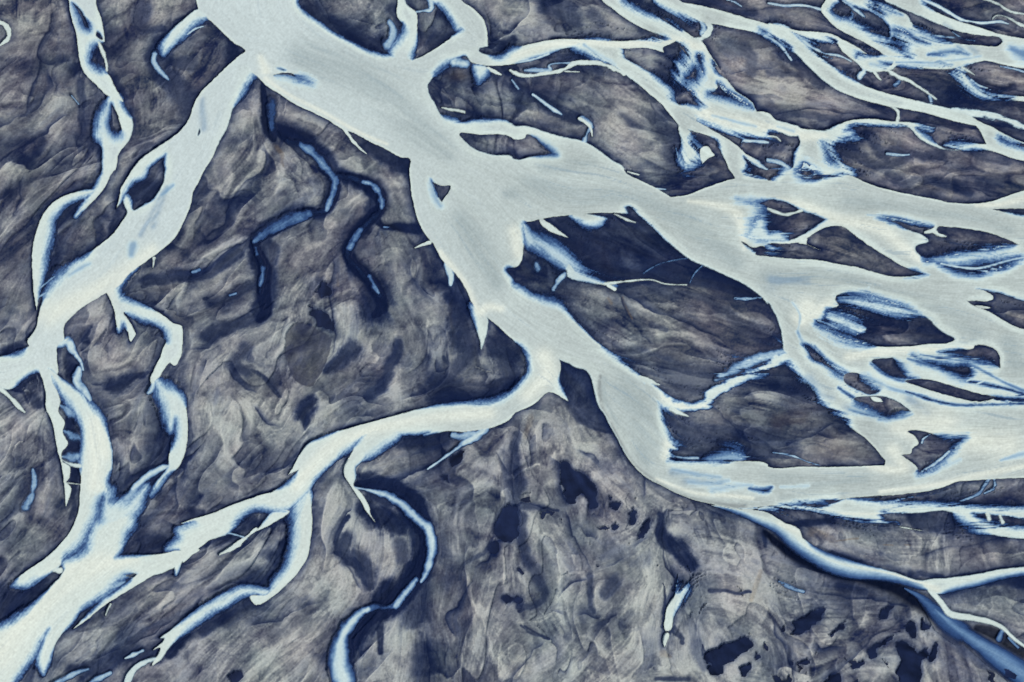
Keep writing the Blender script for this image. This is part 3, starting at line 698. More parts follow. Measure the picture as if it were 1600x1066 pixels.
B d 0.85 | @10 110,800,24 200,840,40 290,890,30 380,960,30 440,1050,30
B d 0.85 | @12 620,900,14 740,900,40 860,940,60 960,1010,70 @13 1010,60,60 1060,140,50 1070,230,50 1040,330,60 970,430,60 880,540,60 780,620,60 690,660,60 620,760,60 570,850,40 560,960,30 560,1066,24
B m 0.9 | @23 -20,140,0 0,150,0
B m 0.8 | @02 440,400,30 450,520,34 460,650,34 465,800,26 465,960,24 @03 440,40,16
B m 0.8 | @01 1597,470,30 1590,560,26
B m 0.6 | @11 20,420,40 70,480,50 60,600,40
B m 0.75 | @13 250,20,30 200,160,24 150,290,24 110,400,24 60,460,20
B m 0.8 | @03 1500,600,30 1380,660,34 1240,750,30 1120,820,30 1050,900,30
B m 0.7 | @23 925,60,12 915,140,14 940,210,26 1020,220,34 1080,290,30 1110,350,24
B m 0.6 | @23 940,460,0 955,560,10 935,640,10 940,740,10
B m 0.6 | @23 975,745,6 1050,760,14 1080,830,14
B m 0.75 | @13 490,250,12 560,290,30 640,370,40 700,440,34 720,480,20
B m 0.7 | @13 500,230,14 540,130,16 600,40,12
B m 0.6 | @23 30,20,24 40,150,20 80,270,24 150,380,24 200,480,18 190,560,14 130,600,12 50,620,10
B m 0.75 | @22 0,1030,10 50,1010,10 130,1020,8 230,1050,8 280,1066,8
B m 0.55 | @23 60,715,8 140,750,12 210,795,8
B m 0.55 | @01 880,720,14 1000,670,22 1150,650,18 1290,610,12 1400,570,12 1597,430,16
B m 0.7 | @01 1270,820,10 1380,810,24 1460,760,20 1597,700,20
B m 0.5 | @02 640,290,14 750,260,14 850,220,16 930,200,10
B m 0.55 | @12 890,10,14 860,120,24 810,230,20 740,310,18 680,350,12
B m 0.6 | @12 330,370,14 305,440,18 320,520,14
B m 0.6 | @12 -10,190,10 60,260,14 140,350,8
B m 0.6 | @13 1050,420,16 1040,560,20 1050,680,12
B m 0.45 | @13 1030,760,18 1040,900,24 1040,1066,30
B m 0.55 | @13 1480,170,8 1400,270,14 1280,360,14 1260,420,12
B m 0.8 | @13 770,600,30 780,740,24 790,880,16
B m 0.5 | @12 1180,100,10 1200,200,14 1180,260,10
'''
# ------------------------------------------------------------------ where a point of the photograph lies on the plain
F = LENS / SENSOR * 1600.0
def to_ground(px, py, z=0.0):
    cx, cy = (px - 800.0) / F, (533.0 - py) / F
    s, c = math.sin(R(PITCH)), math.cos(R(PITCH))
    dy = c + cy * s; dz = -s + cy * c
    t = (z - CAM_H) / dz
    return cx * t, dy * t

# node grid: even over the traced part of the plain, stretching out beyond it
STEP = GRID_STEP
def axis(n, m=60.0, far=700.0, k=46):
    inner = np.arange(-m, n + m + 0.01, STEP)
    g = np.cumsum(STEP * 1.085 ** np.arange(1, k)); g = g[g < far]
    return np.concatenate([inner[0] - g[::-1], inner, inner[-1] + g])
AX = axis(1600.0)
AY = axis(1066.0, far=330.0)
NX, NY = len(AX), len(AY)
PX, PY = np.meshgrid(AX.astype(np.float32), AY.astype(np.float32))
WX, WY = to_ground(PX, PY)
WX = WX.astype(np.float32); WY = WY.astype(np.float32)

# ------------------------------------------------------------------ noise
rs = np.random.RandomState(11)
LAT = rs.rand(256, 256).astype(np.float32)
def vnoise(x, y, seed=0):
    x = x + 37.17 * seed + 1000.0; y = y + 91.7 * seed + 1000.0
    xi = np.floor(x).astype(np.int32); yi = np.floor(y).astype(np.int32)
    fx = x - xi; fy = y - yi
    fx = fx * fx * fx * (fx * (fx * 6 - 15) + 10); fy = fy * fy * fy * (fy * (fy * 6 - 15) + 10)
    x0 = xi & 255; x1 = (xi + 1) & 255; y0 = yi & 255; y1 = (yi + 1) & 255
    a = LAT[y0, x0]; b = LAT[y0, x1]; c = LAT[y1, x0]; d = LAT[y1, x1]
    return ((a + (b - a) * fx) * (1 - fy) + (c + (d - c) * fx) * fy) * 2 - 1
def fbm(x, y, octaves=4, seed=0, gain=0.5):
    s = 0; a = 1.0; tot = 0
    ca, sa = 0.8, 0.6
    for o in range(octaves):
        s = s + a * vnoise(x, y, seed + o * 3); tot += a; a *= gain
        x, y = (x * ca - y * sa) * 2.03, (x * sa + y * ca) * 2.03
    return (s / tot).astype(np.float32)

# ------------------------------------------------------------------ traced outlines
def parse_pts(s):
    """points of one outline: 'x,y[,value][!]' in tile units; '@CR' picks the tile the units refer to"""
    ox = oy = 0.0; sc = 1.0; out = []; v = 4.0
    for tk in s.split():
        if tk[0] == '@':
            c, r = int(tk[1]), int(tk[2]); ox, oy, sc = 400.0 * c, (0.0, 267.0, 533.0, 799.0)[r], 400.0 / 1597.0
            continue
        hard = tk.endswith('!'); tk = tk.rstrip('!')
        f = tk.split(',')
        if len(f) > 2: v = float(f[2])
        x, y = ox + float(f[0]) * sc, oy + float(f[1]) * sc
        # channels that leave the traced part run on well past it
        if x > 1645: x = 1645 + (x - 1645) * 12
        if x < -45: x = -45 + (x + 45) * 9
        if y < -45: y = -45 + (y + 45) * 9
        if y > 1105: y = 1105 + (y - 1105) * 12
        out.append((x, y, v * sc, hard))
    return out
def smooth(pts, closed, sub=4):
    n = len(pts); res = []
    if n < 3:
        return [(p[0], p[1], p[2]) for p in pts]
    for i in range(n if closed else n - 1):
        p1, p2 = pts[i], pts[(i + 1) % n]
        p0 = pts[i - 1] if (closed or i > 0) else p1
        p3 = pts[(i + 2) % n] if (closed or i + 2 < n) else p2
        L = math.hypot(p2[0] - p1[0], p2[1] - p1[1])
        def tang(a, b, c):                       # tangent at b scaled by local chord so that uneven spacing never loops
            la = math.hypot(b[0] - a[0], b[1] - a[1]) + 1e-6; lc = math.hypot(c[0] - b[0], c[1] - b[1]) + 1e-6
            tx = (b[0] - a[0]) / la + (c[0] - b[0]) / lc; ty = (b[1] - a[1]) / la + (c[1] - b[1]) / lc
            return tx * 0.5 * L, ty * 0.5 * L
        m1 = ((p2[0] - p1[0]), (p2[1] - p1[1])) if p1[3] else tang(p0, p1, p2)
        m2 = ((p2[0] - p1[0]), (p2[1] - p1[1])) if p2[3] else tang(p1, p2, p3)
        if L > 400 or max(abs(p1[0] - 800), abs(p2[0] - 800)) > 860: m1 = m2 = (p2[0] - p1[0], p2[1] - p1[1])
        k = sub if L > 3 else 2
        for j in range(k):
            t = j / k; t2 = t * t; t3 = t2 * t
            h00, h10, h01, h11 = 2*t3 - 3*t2 + 1, t3 - 2*t2 + t, -2*t3 + 3*t2, t3 - t2
            res.append((h00*p1[0] + h10*m1[0] + h01*p2[0] + h11*m2[0], h00*p1[1] + h10*m1[1] + h01*p2[1] + h11*m2[1], p1[2] + (p2[2] - p1[2]) * t))
    if not closed: res.append((pts[-1][0], pts[-1][1], pts[-1][2]))
    return res
def span(ax, lo, hi):
    return max(int(np.searchsorted(ax, lo)), 0), min(int(np.searchsorted(ax, hi)), len(ax))

def field(pts, closed, reach, radius=False):
    """distance to the outline (positive inside, for strokes: radius minus distance) in a box, with the value carried by the nearest segment"""
    xs = [p[0] for p in pts]; ys = [p[1] for p in pts]
    mr = max(p[2] for p in pts) if radius else 0.0
    m = reach + mr
    X0, X1 = span(AX, min(xs) - m, max(xs) + m); Y0, Y1 = span(AY, min(ys) - m, max(ys) + m)
    if X1 <= X0 or Y1 <= Y0: return None
    W, H = X1 - X0, Y1 - Y0
    D = np.full((H, W), 1e6, np.float32); V = np.full((H, W), pts[0][2], np.float32); SG = np.zeros((H, W), np.float32)
    n = len(pts)
    for i in range(n if closed else n - 1):
        ax, ay, av = pts[i]; bx, by, bv = pts[(i + 1) % n]
        x0, x1 = span(AX, min(ax, bx) - m, max(ax, bx) + m); y0, y1 = span(AY, min(ay, by) - m, max(ay, by) + m)
        if x1 <= x0 or y1 <= y0: continue
        gx = AX[None, x0:x1].astype(np.float32) - ax; gy = AY[y0:y1, None].astype(np.float32) - ay
        ex, ey = bx - ax, by - ay; L2 = ex * ex + ey * ey + 1e-9
        t = np.clip((gx * ex + gy * ey) / L2, 0, 1)
        dx = gx - t * ex; dy = gy - t * ey
        d = np.sqrt(dx * dx + dy * dy); v = av + (bv - av) * t
        if radius: d = d - v
        sl = (slice(y0 - Y0, y1 - Y0), slice(x0 - X0, x1 - X0))
        k = d < D[sl]
        D[sl] = np.where(k, d, D[sl]); V[sl] = np.where(k, v, V[sl])
        if not closed: SG[sl] = np.where(k, np.sign(gx * ey - gy * ex), SG[sl])
    D = np.minimum(D, reach)
    if closed:
        tog = np.zeros((H, W + 1), np.int8)
        for i in range(n):
            ax, ay, _ = pts[i]; bx, by, _ = pts[(i + 1) % n]
            if ay == by: continue
            lo, hi = (ay, by) if ay < by else (by, ay)
            r0, r1 = int(np.searchsorted(AY, lo)), int(np.searchsorted(AY, hi))
            r0, r1 = max(r0, Y0), min(r1, Y1)
            if r1 <= r0: continue
            yy = AY[r0:r1]; xx = ax + (yy - ay) * (bx - ax) / (by - ay)
            ci = np.clip(np.searchsorted(AX, xx), X0, X1) - X0
            np.add.at(tog, (np.arange(r0, r1) - Y0, ci), 1)
        ins = (np.cumsum(tog[:, :W], axis=1) & 1).astype(bool)
        D = np.where(ins, D, -D)
    else:
        D = -D
    return X0, X1, Y0, Y1, D, V, SG

def sstep(t):
    t = np.clip(t, 0, 1); return t * t * (3 - 2 * t)

PRIM = []
for line in (TRACE_WATER + '\n' + TRACE_GROUND).splitlines():
    line = line.strip()
    if not line or line[0] == '#': continue
    head, pts = line.split('|')
    head = head.split(); kind = head[0]
    closed = kind in 'WIGPQ'
    raw = parse_pts(pts.replace('?', ''))
    bed = kind == 'B' and head[1] in 'dk'
    pl = smooth(raw, closed, 8 if kind in 'KB' else 4)
    if kind in 'KB' and not bed and len(pl) > 3:
        jx = np.array([p[0] for p in pl]); jy = np.array([p[1] for p in pl])
        ox = vnoise(jx / 22, jy / 22, 7) * 5 + vnoise(jx / 7, jy / 7, 8) * 1.6; oy = vnoise(jx / 22, jy / 22, 9) * 5 + vnoise(jx / 7, jy / 7, 10) * 1.6
        kk = 1.5 if (kind == 'B' and head[1] == 'n') else 1.0
        pl = [(a + float(b), c + float(d), e[2] * kk) for a, b, c, d, e in zip(jx, ox, jy, oy, pl)]
    if bed and head[1] == 'd': pl = [(a[0], a[1], a[2] * 1.25) for a in pl]
    if kind == 'S' and head[0] == 'M': pl = [(a[0], a[1], a[2] * 1.35) for a in pl]
    if kind == 'S' and head[0] in 'HGCBOE' and float(head[-2]) < 0.8 and len(pl) > 2:
        q = np.cumsum([0] + [math.hypot(pl[i + 1][0] - pl[i][0], pl[i + 1][1] - pl[i][1]) for i in range(len(pl) - 1)]); q = q / q[-1]
        pl = [(a[0], a[1], a[2] * (0.12 + 0.88 * min(1.0, min(t, 1 - t) / 0.28) ** 0.7)) for a, t in zip(pl, q)]
    elif kind == 'S' and head[0] in 'RCE' and max(a[2] for a in pl) <= 2.8 and len(pl) > 3:
        n_ = len(pl) - 1.0
        pl = [(a[0], a[1], a[2] * (1.25 - 1.05 * (i / n_) ** 2.2)) for i, a in enumerate(pl)]
    PRIM.append((kind, head[1:], pl, closed))

# ------------------------------------------------------------------ direction in which the water runs or has run, everywhere
CS = 8.0
gw, gh = int((1600 + 400) / CS), int((1066 + 400) / CS)
tc = np.zeros((gh, gw)); ts = np.zeros((gh, gw))
for kind, head, pts, closed in PRIM:
    if kind in 'GPQ': continue
    wt = {'K': 2.0, 'B': 0.6, 'H': 0.3}.get(kind, 1.5)
    for i in range(len(pts) - 1):
        (ax, ay, _), (bx, by, _) = pts[i], pts[i + 1]
        L = math.hypot(bx - ax, by - ay)
        if L < 1e-3: continue
        th = math.atan2(by - ay, bx - ax); c2, s2 = math.cos(2 * th), math.sin(2 * th)
        for q in range(int(L / CS) + 1):
            f = (q + 0.5) / (int(L / CS) + 1)
            ix, iy = int((ax + (bx - ax) * f + 200) / CS), int((ay + (by - ay) * f + 200) / CS)
            if 0 <= ix < gw and 0 <= iy < gh:
                w = wt * L / (int(L / CS) + 1)
                tc[iy, ix] += c2 * w; ts[iy, ix] += s2 * w
def gauss(a, s):
    fy = np.fft.fftfreq(a.shape[0])[:, None]; fx = np.fft.rfftfreq(a.shape[1])[None]
    return np.fft.irfft2(np.fft.rfft2(a) * np.exp(-2 * (math.pi * s) ** 2 * (fx * fx + fy * fy)), a.shape)
TC = sum(gauss(tc, s) * w for s, w in ((1.0, 1), (2.5, 1.2), (6, 1.5), (16, 1.5), (40, 1)))
TS = sum(gauss(ts, s) * w for s, w in ((1.0, 1), (2.5, 1.2), (6, 1.5), (16, 1.5), (40, 1)))
def bilin(a, x, y):
    x = np.clip(x, 0, a.shape[1] - 1.001); y = np.clip(y, 0, a.shape[0] - 1.001)
    xi = x.astype(np.int32); yi = y.astype(np.int32); fx = (x - xi).astype(np.float32); fy = (y - yi).astype(np.float32)
    a = a.astype(np.float32)
    return (a[yi, xi] * (1 - fx) + a[yi, xi + 1] * fx) * (1 - fy) + (a[yi + 1, xi] * (1 - fx) + a[yi + 1, xi + 1] * fx) * fy
gx = (PX + 200) / CS - 0.5; gy = (PY + 200) / CS - 0.5
c2 = bilin(TC, gx, gy); s2 = bilin(TS, gx, gy)
nrm = np.sqrt(c2 * c2 + s2 * s2) + 1e-9
# eddies bend the direction a little
bend = 0.4 * fbm(WX / 26, WY / 26, 3, 70)
ang = 0.5 * np.arctan2(s2 / nrm, c2 / nrm) + bend
DX, DY = np.cos(ang).astype(np.float32), np.sin(ang).astype(np.float32)

def lic(src, steps, dx=DX, dy=DY):
    """smear a noise along the running direction"""
    H, W = src.shape
    acc = src.copy(); wsum = 1.0
    iy, ix = np.meshgrid(np.arange(H, dtype=np.float32), np.arange(W, dtype=np.float32), indexing='ij')
    for sgn in (1.0, -1.0):
        x, y = ix.copy(), iy.copy(); lx, ly = dx * sgn, dy * sgn
        for k in range(steps):
            x += lx; y += ly
            xi = np.clip(x + 0.5, 0, W - 1).astype(np.int32); yi = np.clip(y + 0.5, 0, H - 1).astype(np.int32)
            w = 1.0 - (k + 1) / (steps + 1.0)
            acc += src[yi, xi] * w
            if sgn == 1.0: wsum += 2 * w
            nx, ny = dx[yi, xi], dy[yi, xi]
            f = np.where(nx * lx + ny * ly < 0, -1.0, 1.0).astype(np.float32)
            lx, ly = nx * f, ny * f
    return acc / wsum
def unit(a):
    c = a[::7, ::7]; return (a - c.mean()) / (c.std() + 1e-9)
def boxblur(a, r, n=2):
    for _ in range(n):
        for axx in (0, 1):
            p = np.concatenate([np.repeat(np.take(a, [0], axx), r + 1, axx), a, np.repeat(np.take(a, [-1], axx), r, axx)], axx)
            c = np.cumsum(p, axx, dtype=np.float64)
            n_ = a.shape[axx]; w = 2 * r + 1
            a = ((np.take(c, np.arange(w, w + n_), axx) - np.take(c, np.arange(0, n_), axx)) / w).astype(np.float32)
    return a
white = rs.rand(NY, NX).astype(np.float32)
white2 = rs.rand(NY, NX).astype(np.float32)
LICF = unit(lic(white, 9))                                        # fine threads
def half_lic(r, steps):
    src = boxblur(rs.rand((NY + 1) // 2, (NX + 1) // 2).astype(np.float32), r)
    l = lic(src, steps, DX[::2, ::2], DY[::2, ::2])
    yy, xx = np.meshgrid(np.arange(NY) / 2, np.arange(NX) / 2, indexing='ij')
    return unit(bilin(l, xx, yy))
LICM = half_lic(1, 26)                                            # streaks
LICB = half_lic(4, 45)                                            # long bands
LICL = half_lic(9, 60)
LICS = half_lic(0, 20)                                            # fine brush marks
SPK = unit(white2 + 0.0)
SPK2 = unit(boxblur(white2, 1, 1))
print('fields', round(time.time() - T0, 1))

# ------------------------------------------------------------------ water cover
cov = np.zeros((NY, NX), np.float32); inner = np.zeros((NY, NX), np.float32)
halo = np.zeros((NY, NX), np.float32); owner = np.full((NY, NX), -1, np.int16); fsoft = np.ones((NY, NX), np.float32)
GROUPS = []; softh = np.zeros((NY, NX), np.float32); owner_near = np.full((NY, NX), -1, np.int16)
eastw = sstep((PX - 850) / 300)
edge_noise = 0.14 * SPK + 0.10 * SPK2 + (0.14 + 0.12 * eastw) * LICF + (0.18 + 0.26 * eastw) * LICS + (0.16 + 0.30 * eastw) * LICM + 0.5 * fbm(WX / 6, WY / 6, 3, 6)
crisp_noise = (unit(fbm(WX / 2.2, WY / 2.2, 2, 5)) * 0.5).astype(np.float32)
def SOFTC(t): return 0.5 * sstep(t) + 0.5 * np.clip(t, 0, 1)
SNZ = fbm(WX / 3.5, WY / 3.5, 3, 460) * 1.6
for kind, head, pts, closed in PRIM:
    if kind not in 'WISX': continue
    if kind == 'W' or kind == 'I':
        r = field(pts, True, 55.0)
        if r is None: continue
        X0, X1, Y0, Y1, D, V, SG = r; sl = (slice(Y0, Y1), slice(X0, X1))
        f = np.clip(0.75 + (V - 1.0) * 4.2, 0.75, 3.2 + V * 1.9)
    else:
        st = float(head[-2] if kind == 'S' else head[0]); ff = float(head[-1]) * 0.25
        r = field(pts, False, 50.0, True)
        if r is None: continue
        X0, X1, Y0, Y1, D, V, SG = r; sl = (slice(Y0, Y1), slice(X0, X1))
        f = np.maximum(np.minimum(np.full_like(D, ff * (1.0 + min(max((ff - 1.4) / 1.5, 0), 1.4))), V * 1.2 + 0.6), 0.7)
    nz = edge_noise[sl]
    soft = np.clip((f - 1.0) / 2.0, 0, 1)
    if kind == 'S': st_ = st
    elif kind == 'X': st_ = st
    elif kind == 'W': st_ = float(head[1])
    else: st_ = 1.0
    DD = D + crisp_noise[sl] * 0.45 if kind != 'S' else D + (0.55 * SNZ[sl] + 0.25 * LICM[sl]) * np.minimum(V, 5) * (0.8 if head[0] != 'D' else 0.25)
    c = SOFTC(0.5 + (DD + nz * f * (0.05 if head[:1] == ['D'] else 0.34) * soft) / (2.0 * f))
    if kind in 'SX':
        if kind == 'S' and st_ < 0.8: c = sstep(1.0 - (V - DD) / (1.95 * V + 0.4)) * 1.08
        c = c * st_
        if kind == 'S' and st_ < 0.9: c = c * np.clip(1 + (0.9 - st_) * (0.55 if head[0] != 'D' else 0.1) * nz, 0.1, 1.3)
    else: c = c * st_
    c = np.clip(c, 0, 1)
    if kind in 'WS':
        g = head[0]
        if g not in GROUPS: GROUPS.append(g)
        gi = GROUPS.index(g)
        up = c > cov[sl]
        owner[sl] = np.where(up & (c > 0.02), gi, owner[sl])
        fs = np.clip((f - 1.0) / 2.5, 0, 1) if not (kind == 'S' and st_ < 0.8) else np.full_like(f, 1.0 if head[0] in 'MDH' else 0.82)
        fsoft[sl] = np.where(up, fs, fsoft[sl])
        cov[sl] = np.maximum(cov[sl], c)
        e2 = np.where(D < 0, np.exp(np.maximum(D, -60) / 11.0), 1.0) * np.clip((f - 2.2) / 4.0, 0, 1)
        e2 = e2 * (D > -48)
        owner_near[sl] = np.where(e2 > softh[sl], gi, owner_near[sl])
        softh[sl] = np.maximum(softh[sl], e2)
        hw = 3.0 + 1.6 * f
        halo[sl] = np.maximum(halo[sl], np.where(D < 0, np.exp(np.maximum(D, -60) / hw), 1.0) * (0.6 if kind == 'S' else 1.0) * min(1.0, st_ + 0.2))
    else:
        fsoft[sl] = np.where(1 - c < cov[sl], np.clip((f - 1.0) / 2.5, 0, 1) if kind == 'I' else np.ones_like(f), fsoft[sl])
        cov[sl] = np.minimum(cov[sl], 1 - c)
        if kind == 'I':
            e2 = np.where(D > 0, np.exp(-D / 11.0), 0.0) * np.clip((f - 2.2) / 4.0, 0, 1)
            owner_near[sl] = np.where(e2 > softh[sl], max(GROUPS.index('R'), 0), owner_near[sl])
            softh[sl] = np.where(D > 0, np.maximum(e2, 0), softh[sl])
            e = np.where(D > 0, np.exp(-D / (3.0 + 1.0 * f)), 1.0)
            halo[sl] = np.where(D > 0, np.minimum(halo[sl], np.maximum(e, 0.0)), halo[sl])
# fine threads combed along the current where an edge is soft: white ones over the wet sand, dark ones in the shallows
comb = 0.42 * LICM + 0.50 * LICS + 0.25 * LICF
comb_e = sstep((PX - 800) / 250)
th = sstep((comb - 0.75) * 1.3) * np.clip(softh * 1.15, 0, 1) ** 1.3 * comb_e
thd = sstep((-comb - 0.55) * 1.2) * np.clip(1 - boxblur(cov, int(6 / STEP), 1), 0, 1) * 2.2 * fsoft * comb_e
new = np.maximum(cov, 0.85 * th)
far_owner = owner_near
gD = GROUPS.index('D'); quiet = (owner_near == gD) | (owner == gD)
new = np.where(quiet, cov, new); thd = np.where(quiet, 0, thd)
owner = np.where((cov < 0.03) & (new > 0.03), far_owner, owner)
fsoft = np.where(new > cov, 0.9, fsoft)
cov = new * (1 - 0.75 * np.clip(thd, 0, 1))
# creases of deeper water and the openness of the water
openw = boxblur(np.minimum(cov, 1), int(9 / STEP), 2)
shore = boxblur(np.minimum(cov, 1), int(3 / STEP), 1)
tone_w = np.zeros_like(cov); tone_g = np.zeros_like(cov); tone_d = np.zeros_like(cov); tone_b = np.zeros_like(cov)
def soft_stroke(pts, k=1.0):
    r = field(pts, False, max(p[2] for p in pts) * 1.6 + 4, True)
    if r is None: return None
    X0, X1, Y0, Y1, D, V, SG = r
    d = V - D                                    # back to distance from the line
    g = np.exp(-(np.maximum(V - D, 0) / np.maximum(V, 0.8)) ** 2 * 1.1)
    g[D <= -max(p[2] for p in pts) * 1.6 - 3.9] = 0
    return (slice(Y0, Y1), slice(X0, X1)), g
for kind, head, pts, closed in PRIM:
    if kind != 'H': continue
    r = soft_stroke(pts)
    if r is None: continue
    sl, g = r; A = {'w': tone_w, 'g': tone_g, 'G': tone_d, 'b': tone_b}[head[0]]
    A[sl] = np.maximum(A[sl], g)
print('water', round(time.time() - T0, 1))

# ------------------------------------------------------------------ sand of the plain
def lin(r, g, b):
    return np.array([((v / 255 + 0.055) / 1.055) ** 2.4 if v > 10 else v / 255 / 12.92 for v in (r, g, b)], np.float32)
LG = np.array(LIGHT_GAIN, np.float32)            # brightness a white card would show under this light
def alb(r, g, b): return lin(r, g, b) / LG
PAL = dict(n=alb(14, 28, 64), k=alb(7, 16, 38), s=alb(56, 62, 86), l=alb(150, 146, 148), t=alb(128, 112, 88), w=alb(172, 176, 180), c=alb(88, 80, 84))
SC = 1.0
# folded lobes: the sediment left in overlapping tongues, sharp on one side and fading on the other
def lobes(ux, uy, k):
    qx = ux / 46 + 0.8 * fbm(ux / 55, uy / 55, 3, 20 + k); qy = uy / 46 + 0.8 * fbm(ux / 55, uy / 55, 3, 24 + k)
    phi = fbm(qx, qy, 3, 30 + k) * 1.5 + 0.30 * LICL + 0.05 * LICB
    phi2 = fbm(qx * 2.1 + 0.3 * LICL, qy * 2.1, 3, 40 + k) * 1.3 + 0.26 * LICB
    phi3 = fbm(qx * 4.6, qy * 4.6, 3, 50 + k) * 1.2 + 0.22 * LICB + 0.06 * LICM
    return np.mod(phi * 1.25 + 0.012 * LICM, 1.0), np.mod(phi2 * 1.3 + 0.02 * LICM, 1.0), np.mod(phi3 * 1.3, 1.0)
def sawshape(s, w=0.06):
    # rises sharply at 0 and falls away slowly; a short ramp keeps the edge from stair-stepping
    return np.where(s < w, s / w, ((1 - s) / (1 - w)) ** 1.9).astype(np.float32)
ew = sstep((PX - 830) / 160) * sstep((760 - PY) / 60)
sb = lobes((WX * 0.96 - WY * 0.28) * 0.45, (WX * 0.28 + WY * 0.96) * 1.25, 500)
sw_ = lobes((WX * 0.87 - WY * 0.5) * 1.15, (WX * 0.5 + WY * 0.87) * 0.5, 600); so_ = lobes((WX + 0.1 * WY) * 1.25, WY * 0.45, 700)
zs = sstep((PX - 560) / 120)
sa = [np.where(zs > 0.5, b, a) for a, b in zip(sw_, so_)]
zsm = np.abs(zs - 0.5) * 2
def marble(ux, uy, k, s):
    fbm = lambda x, y, o, kk: globals()['fbm'](x, y, o, kk, 0.42)
    ux = ux / s; uy = uy / s
    q1 = fbm(ux, uy, 4, k); q2 = fbm(ux + 5.2, uy + 1.3, 4, k + 1)
    r1 = fbm(ux + 2.4 * q1 + 1.7, uy + 2.4 * q2 + 9.2, 4, k + 2); r2 = fbm(ux + 2.4 * q1 + 8.3, uy + 2.4 * q2 + 2.8, 4, k + 3)
    m = fbm(ux + 2.6 * r1, uy + 2.6 * r2, 4, k + 4)
    return m + 0.5 * np.abs(r1) - 0.35 * np.abs(q2)
mw = marble((WX * 0.87 - WY * 0.5) * 1.1, (WX * 0.5 + WY * 0.87) * 0.7, 800, 62); mo = marble((WX + 0.1 * WY) * 1.3, WY * 0.62, 820, 58); me_ = marble((WX * 0.96 - WY * 0.28) * 0.6, (WX * 0.28 + WY * 0.96) * 1.4, 840, 58)
ms = marble(WX * 1.1, WY * 0.8, 860, 18)
MB = (mw * (1 - zs) + mo * zs) * (1 - ew) + me_ * ew
MARB = 0.50 * MB + 0.10 * ms * (1 - 0.3 * ew)
S1, S2, S3 = [sawshape(a, w) * (1 - ew) * zsm + sawshape(b, w) * ew for a, b, w in zip(sa, sb, (0.03, 0.04, 0.08))]
S1 = S1 * (1 + 0.10 * LICM); S2 = S2 * (1 + 0.10 * LICM)
m1 = sstep(0.5 + 1.6 * fbm(WX / 50, WY / 50, 2, 60)); m2 = sstep(0.35 + 1.8 * fbm(WX / 24, WY / 24, 2, 63)); m3 = sstep(0.25 + 1.8 * fbm(WX / 15, WY / 15, 2, 66))
mott = fbm(WX / 9 + 0.5 * LICB, WY / 9, 4, 80)
big = fbm(WX / 110, WY / 110, 3, 90)
# how open and light the sand is across the plain: palest towards the lower middle, brown and darker upstream
south = sstep((PY - 430) / 420) * sstep((PX - 150) / 350)
ne = sstep((PX - 950) / 250) * sstep((720 - PY) / 200)
nw = sstep((420 - PX) / 260) * sstep((620 - PY) / 200)
tone = 0.60 + 0.05 * south - 0.05 * ne - 0.03 * nw
fine = fbm(WX / 1.3, WY / 1.3, 3, 400, 0.75); fine2 = fbm(WX / 3.0 + 0.5 * LICM, WY / 3.0, 3, 410, 0.65)
pc = fbm(WX / 4.2 + 0.4 * LICM, WY / 4.2, 3, 420)
vein = np.exp(-(fbm(WX / 5 + 0.8 * mott, WY / 5 + 0.3 * LICM, 3, 430) / 0.05) ** 2)
tone = tone + 0.075 * fine + 0.05 * fine2 + 0.05 * (sstep(0.5 + (pc - 0.05) * 8) - 0.5) - 0.06 * vein * sstep(0.4 + 2 * fbm(WX / 22, WY / 22, 2, 440))
tone = tone + 0.10 * big + MARB + 0.12 * mott + 0.018 * LICM + 0.02 * LICB + 0.006 * LICF + 0.014 * LICS * np.clip(0.6 + 1.6 * fbm(WX / 25, WY / 25, 2, 340), 0, 1.5) + 0.022 * SPK2 + 0.05 * fbm(WX / 3.4, WY / 3.4, 4, 85, 0.6) - 0.13 * np.exp(-(fbm(WX / 12 + 0.4 * mott, WY / 12 + 0.25 * LICB, 4, 350) / 0.035) ** 2) * sstep(0.4 + 2 * fbm(WX / 28, WY / 28, 2, 352)) + 0.12 * np.exp(-(fbm(WX / 10 + 0.4 * mott, WY / 10 + 0.25 * LICB, 4, 355) / 0.03) ** 2) * sstep(0.3 + 2 * fbm(WX / 30, WY / 30, 2, 357))
tone = tone - 0.20 * S1 * (0.15 + 0.85 * m1) - 0.16 * S2 * m2 * (1 - 0.4 * ne) - 0.12 * S3 * m3
tone = tone + 0.10 * (1 - S1) * m2 + 0.07
pale = sstep((fbm(WX / 13, WY / 13, 3, 110) + 0.18 * LICB + 0.10 * LICM + 0.08 * LICS + 0.35 * big - 0.18 + 0.14 * south) * 2.2) * (0.35 + 0.65 * south)
tone = tone + 0.16 * pale
fan = sstep((fbm(WX / 17, WY / 17, 2, 470) - 0.02) * 4)
tone = tone + fan * (0.050 * LICS + 0.045 * LICM) + (1 - fan) * 0.012 * LICS
pa = fbm(WX / 20 + 0.3 * LICL, WY / 20, 4, 320) + 0.10 * LICB + 0.04 * LICS; pb = fbm(WX / 8 + 0.3 * LICB, WY / 8, 4, 330) + 0.08 * LICM
tone = tone + 0.13 * (sstep(0.5 + pa * 6) - 0.5) + 0.09 * (sstep(0.5 + (pb - 0.08) * 7) - 0.5) - 0.12 * np.exp(-(pa / 0.018) ** 2) * m3 - 0.09 * np.exp(-((pb - 0.2) / 0.03) ** 2) * m2
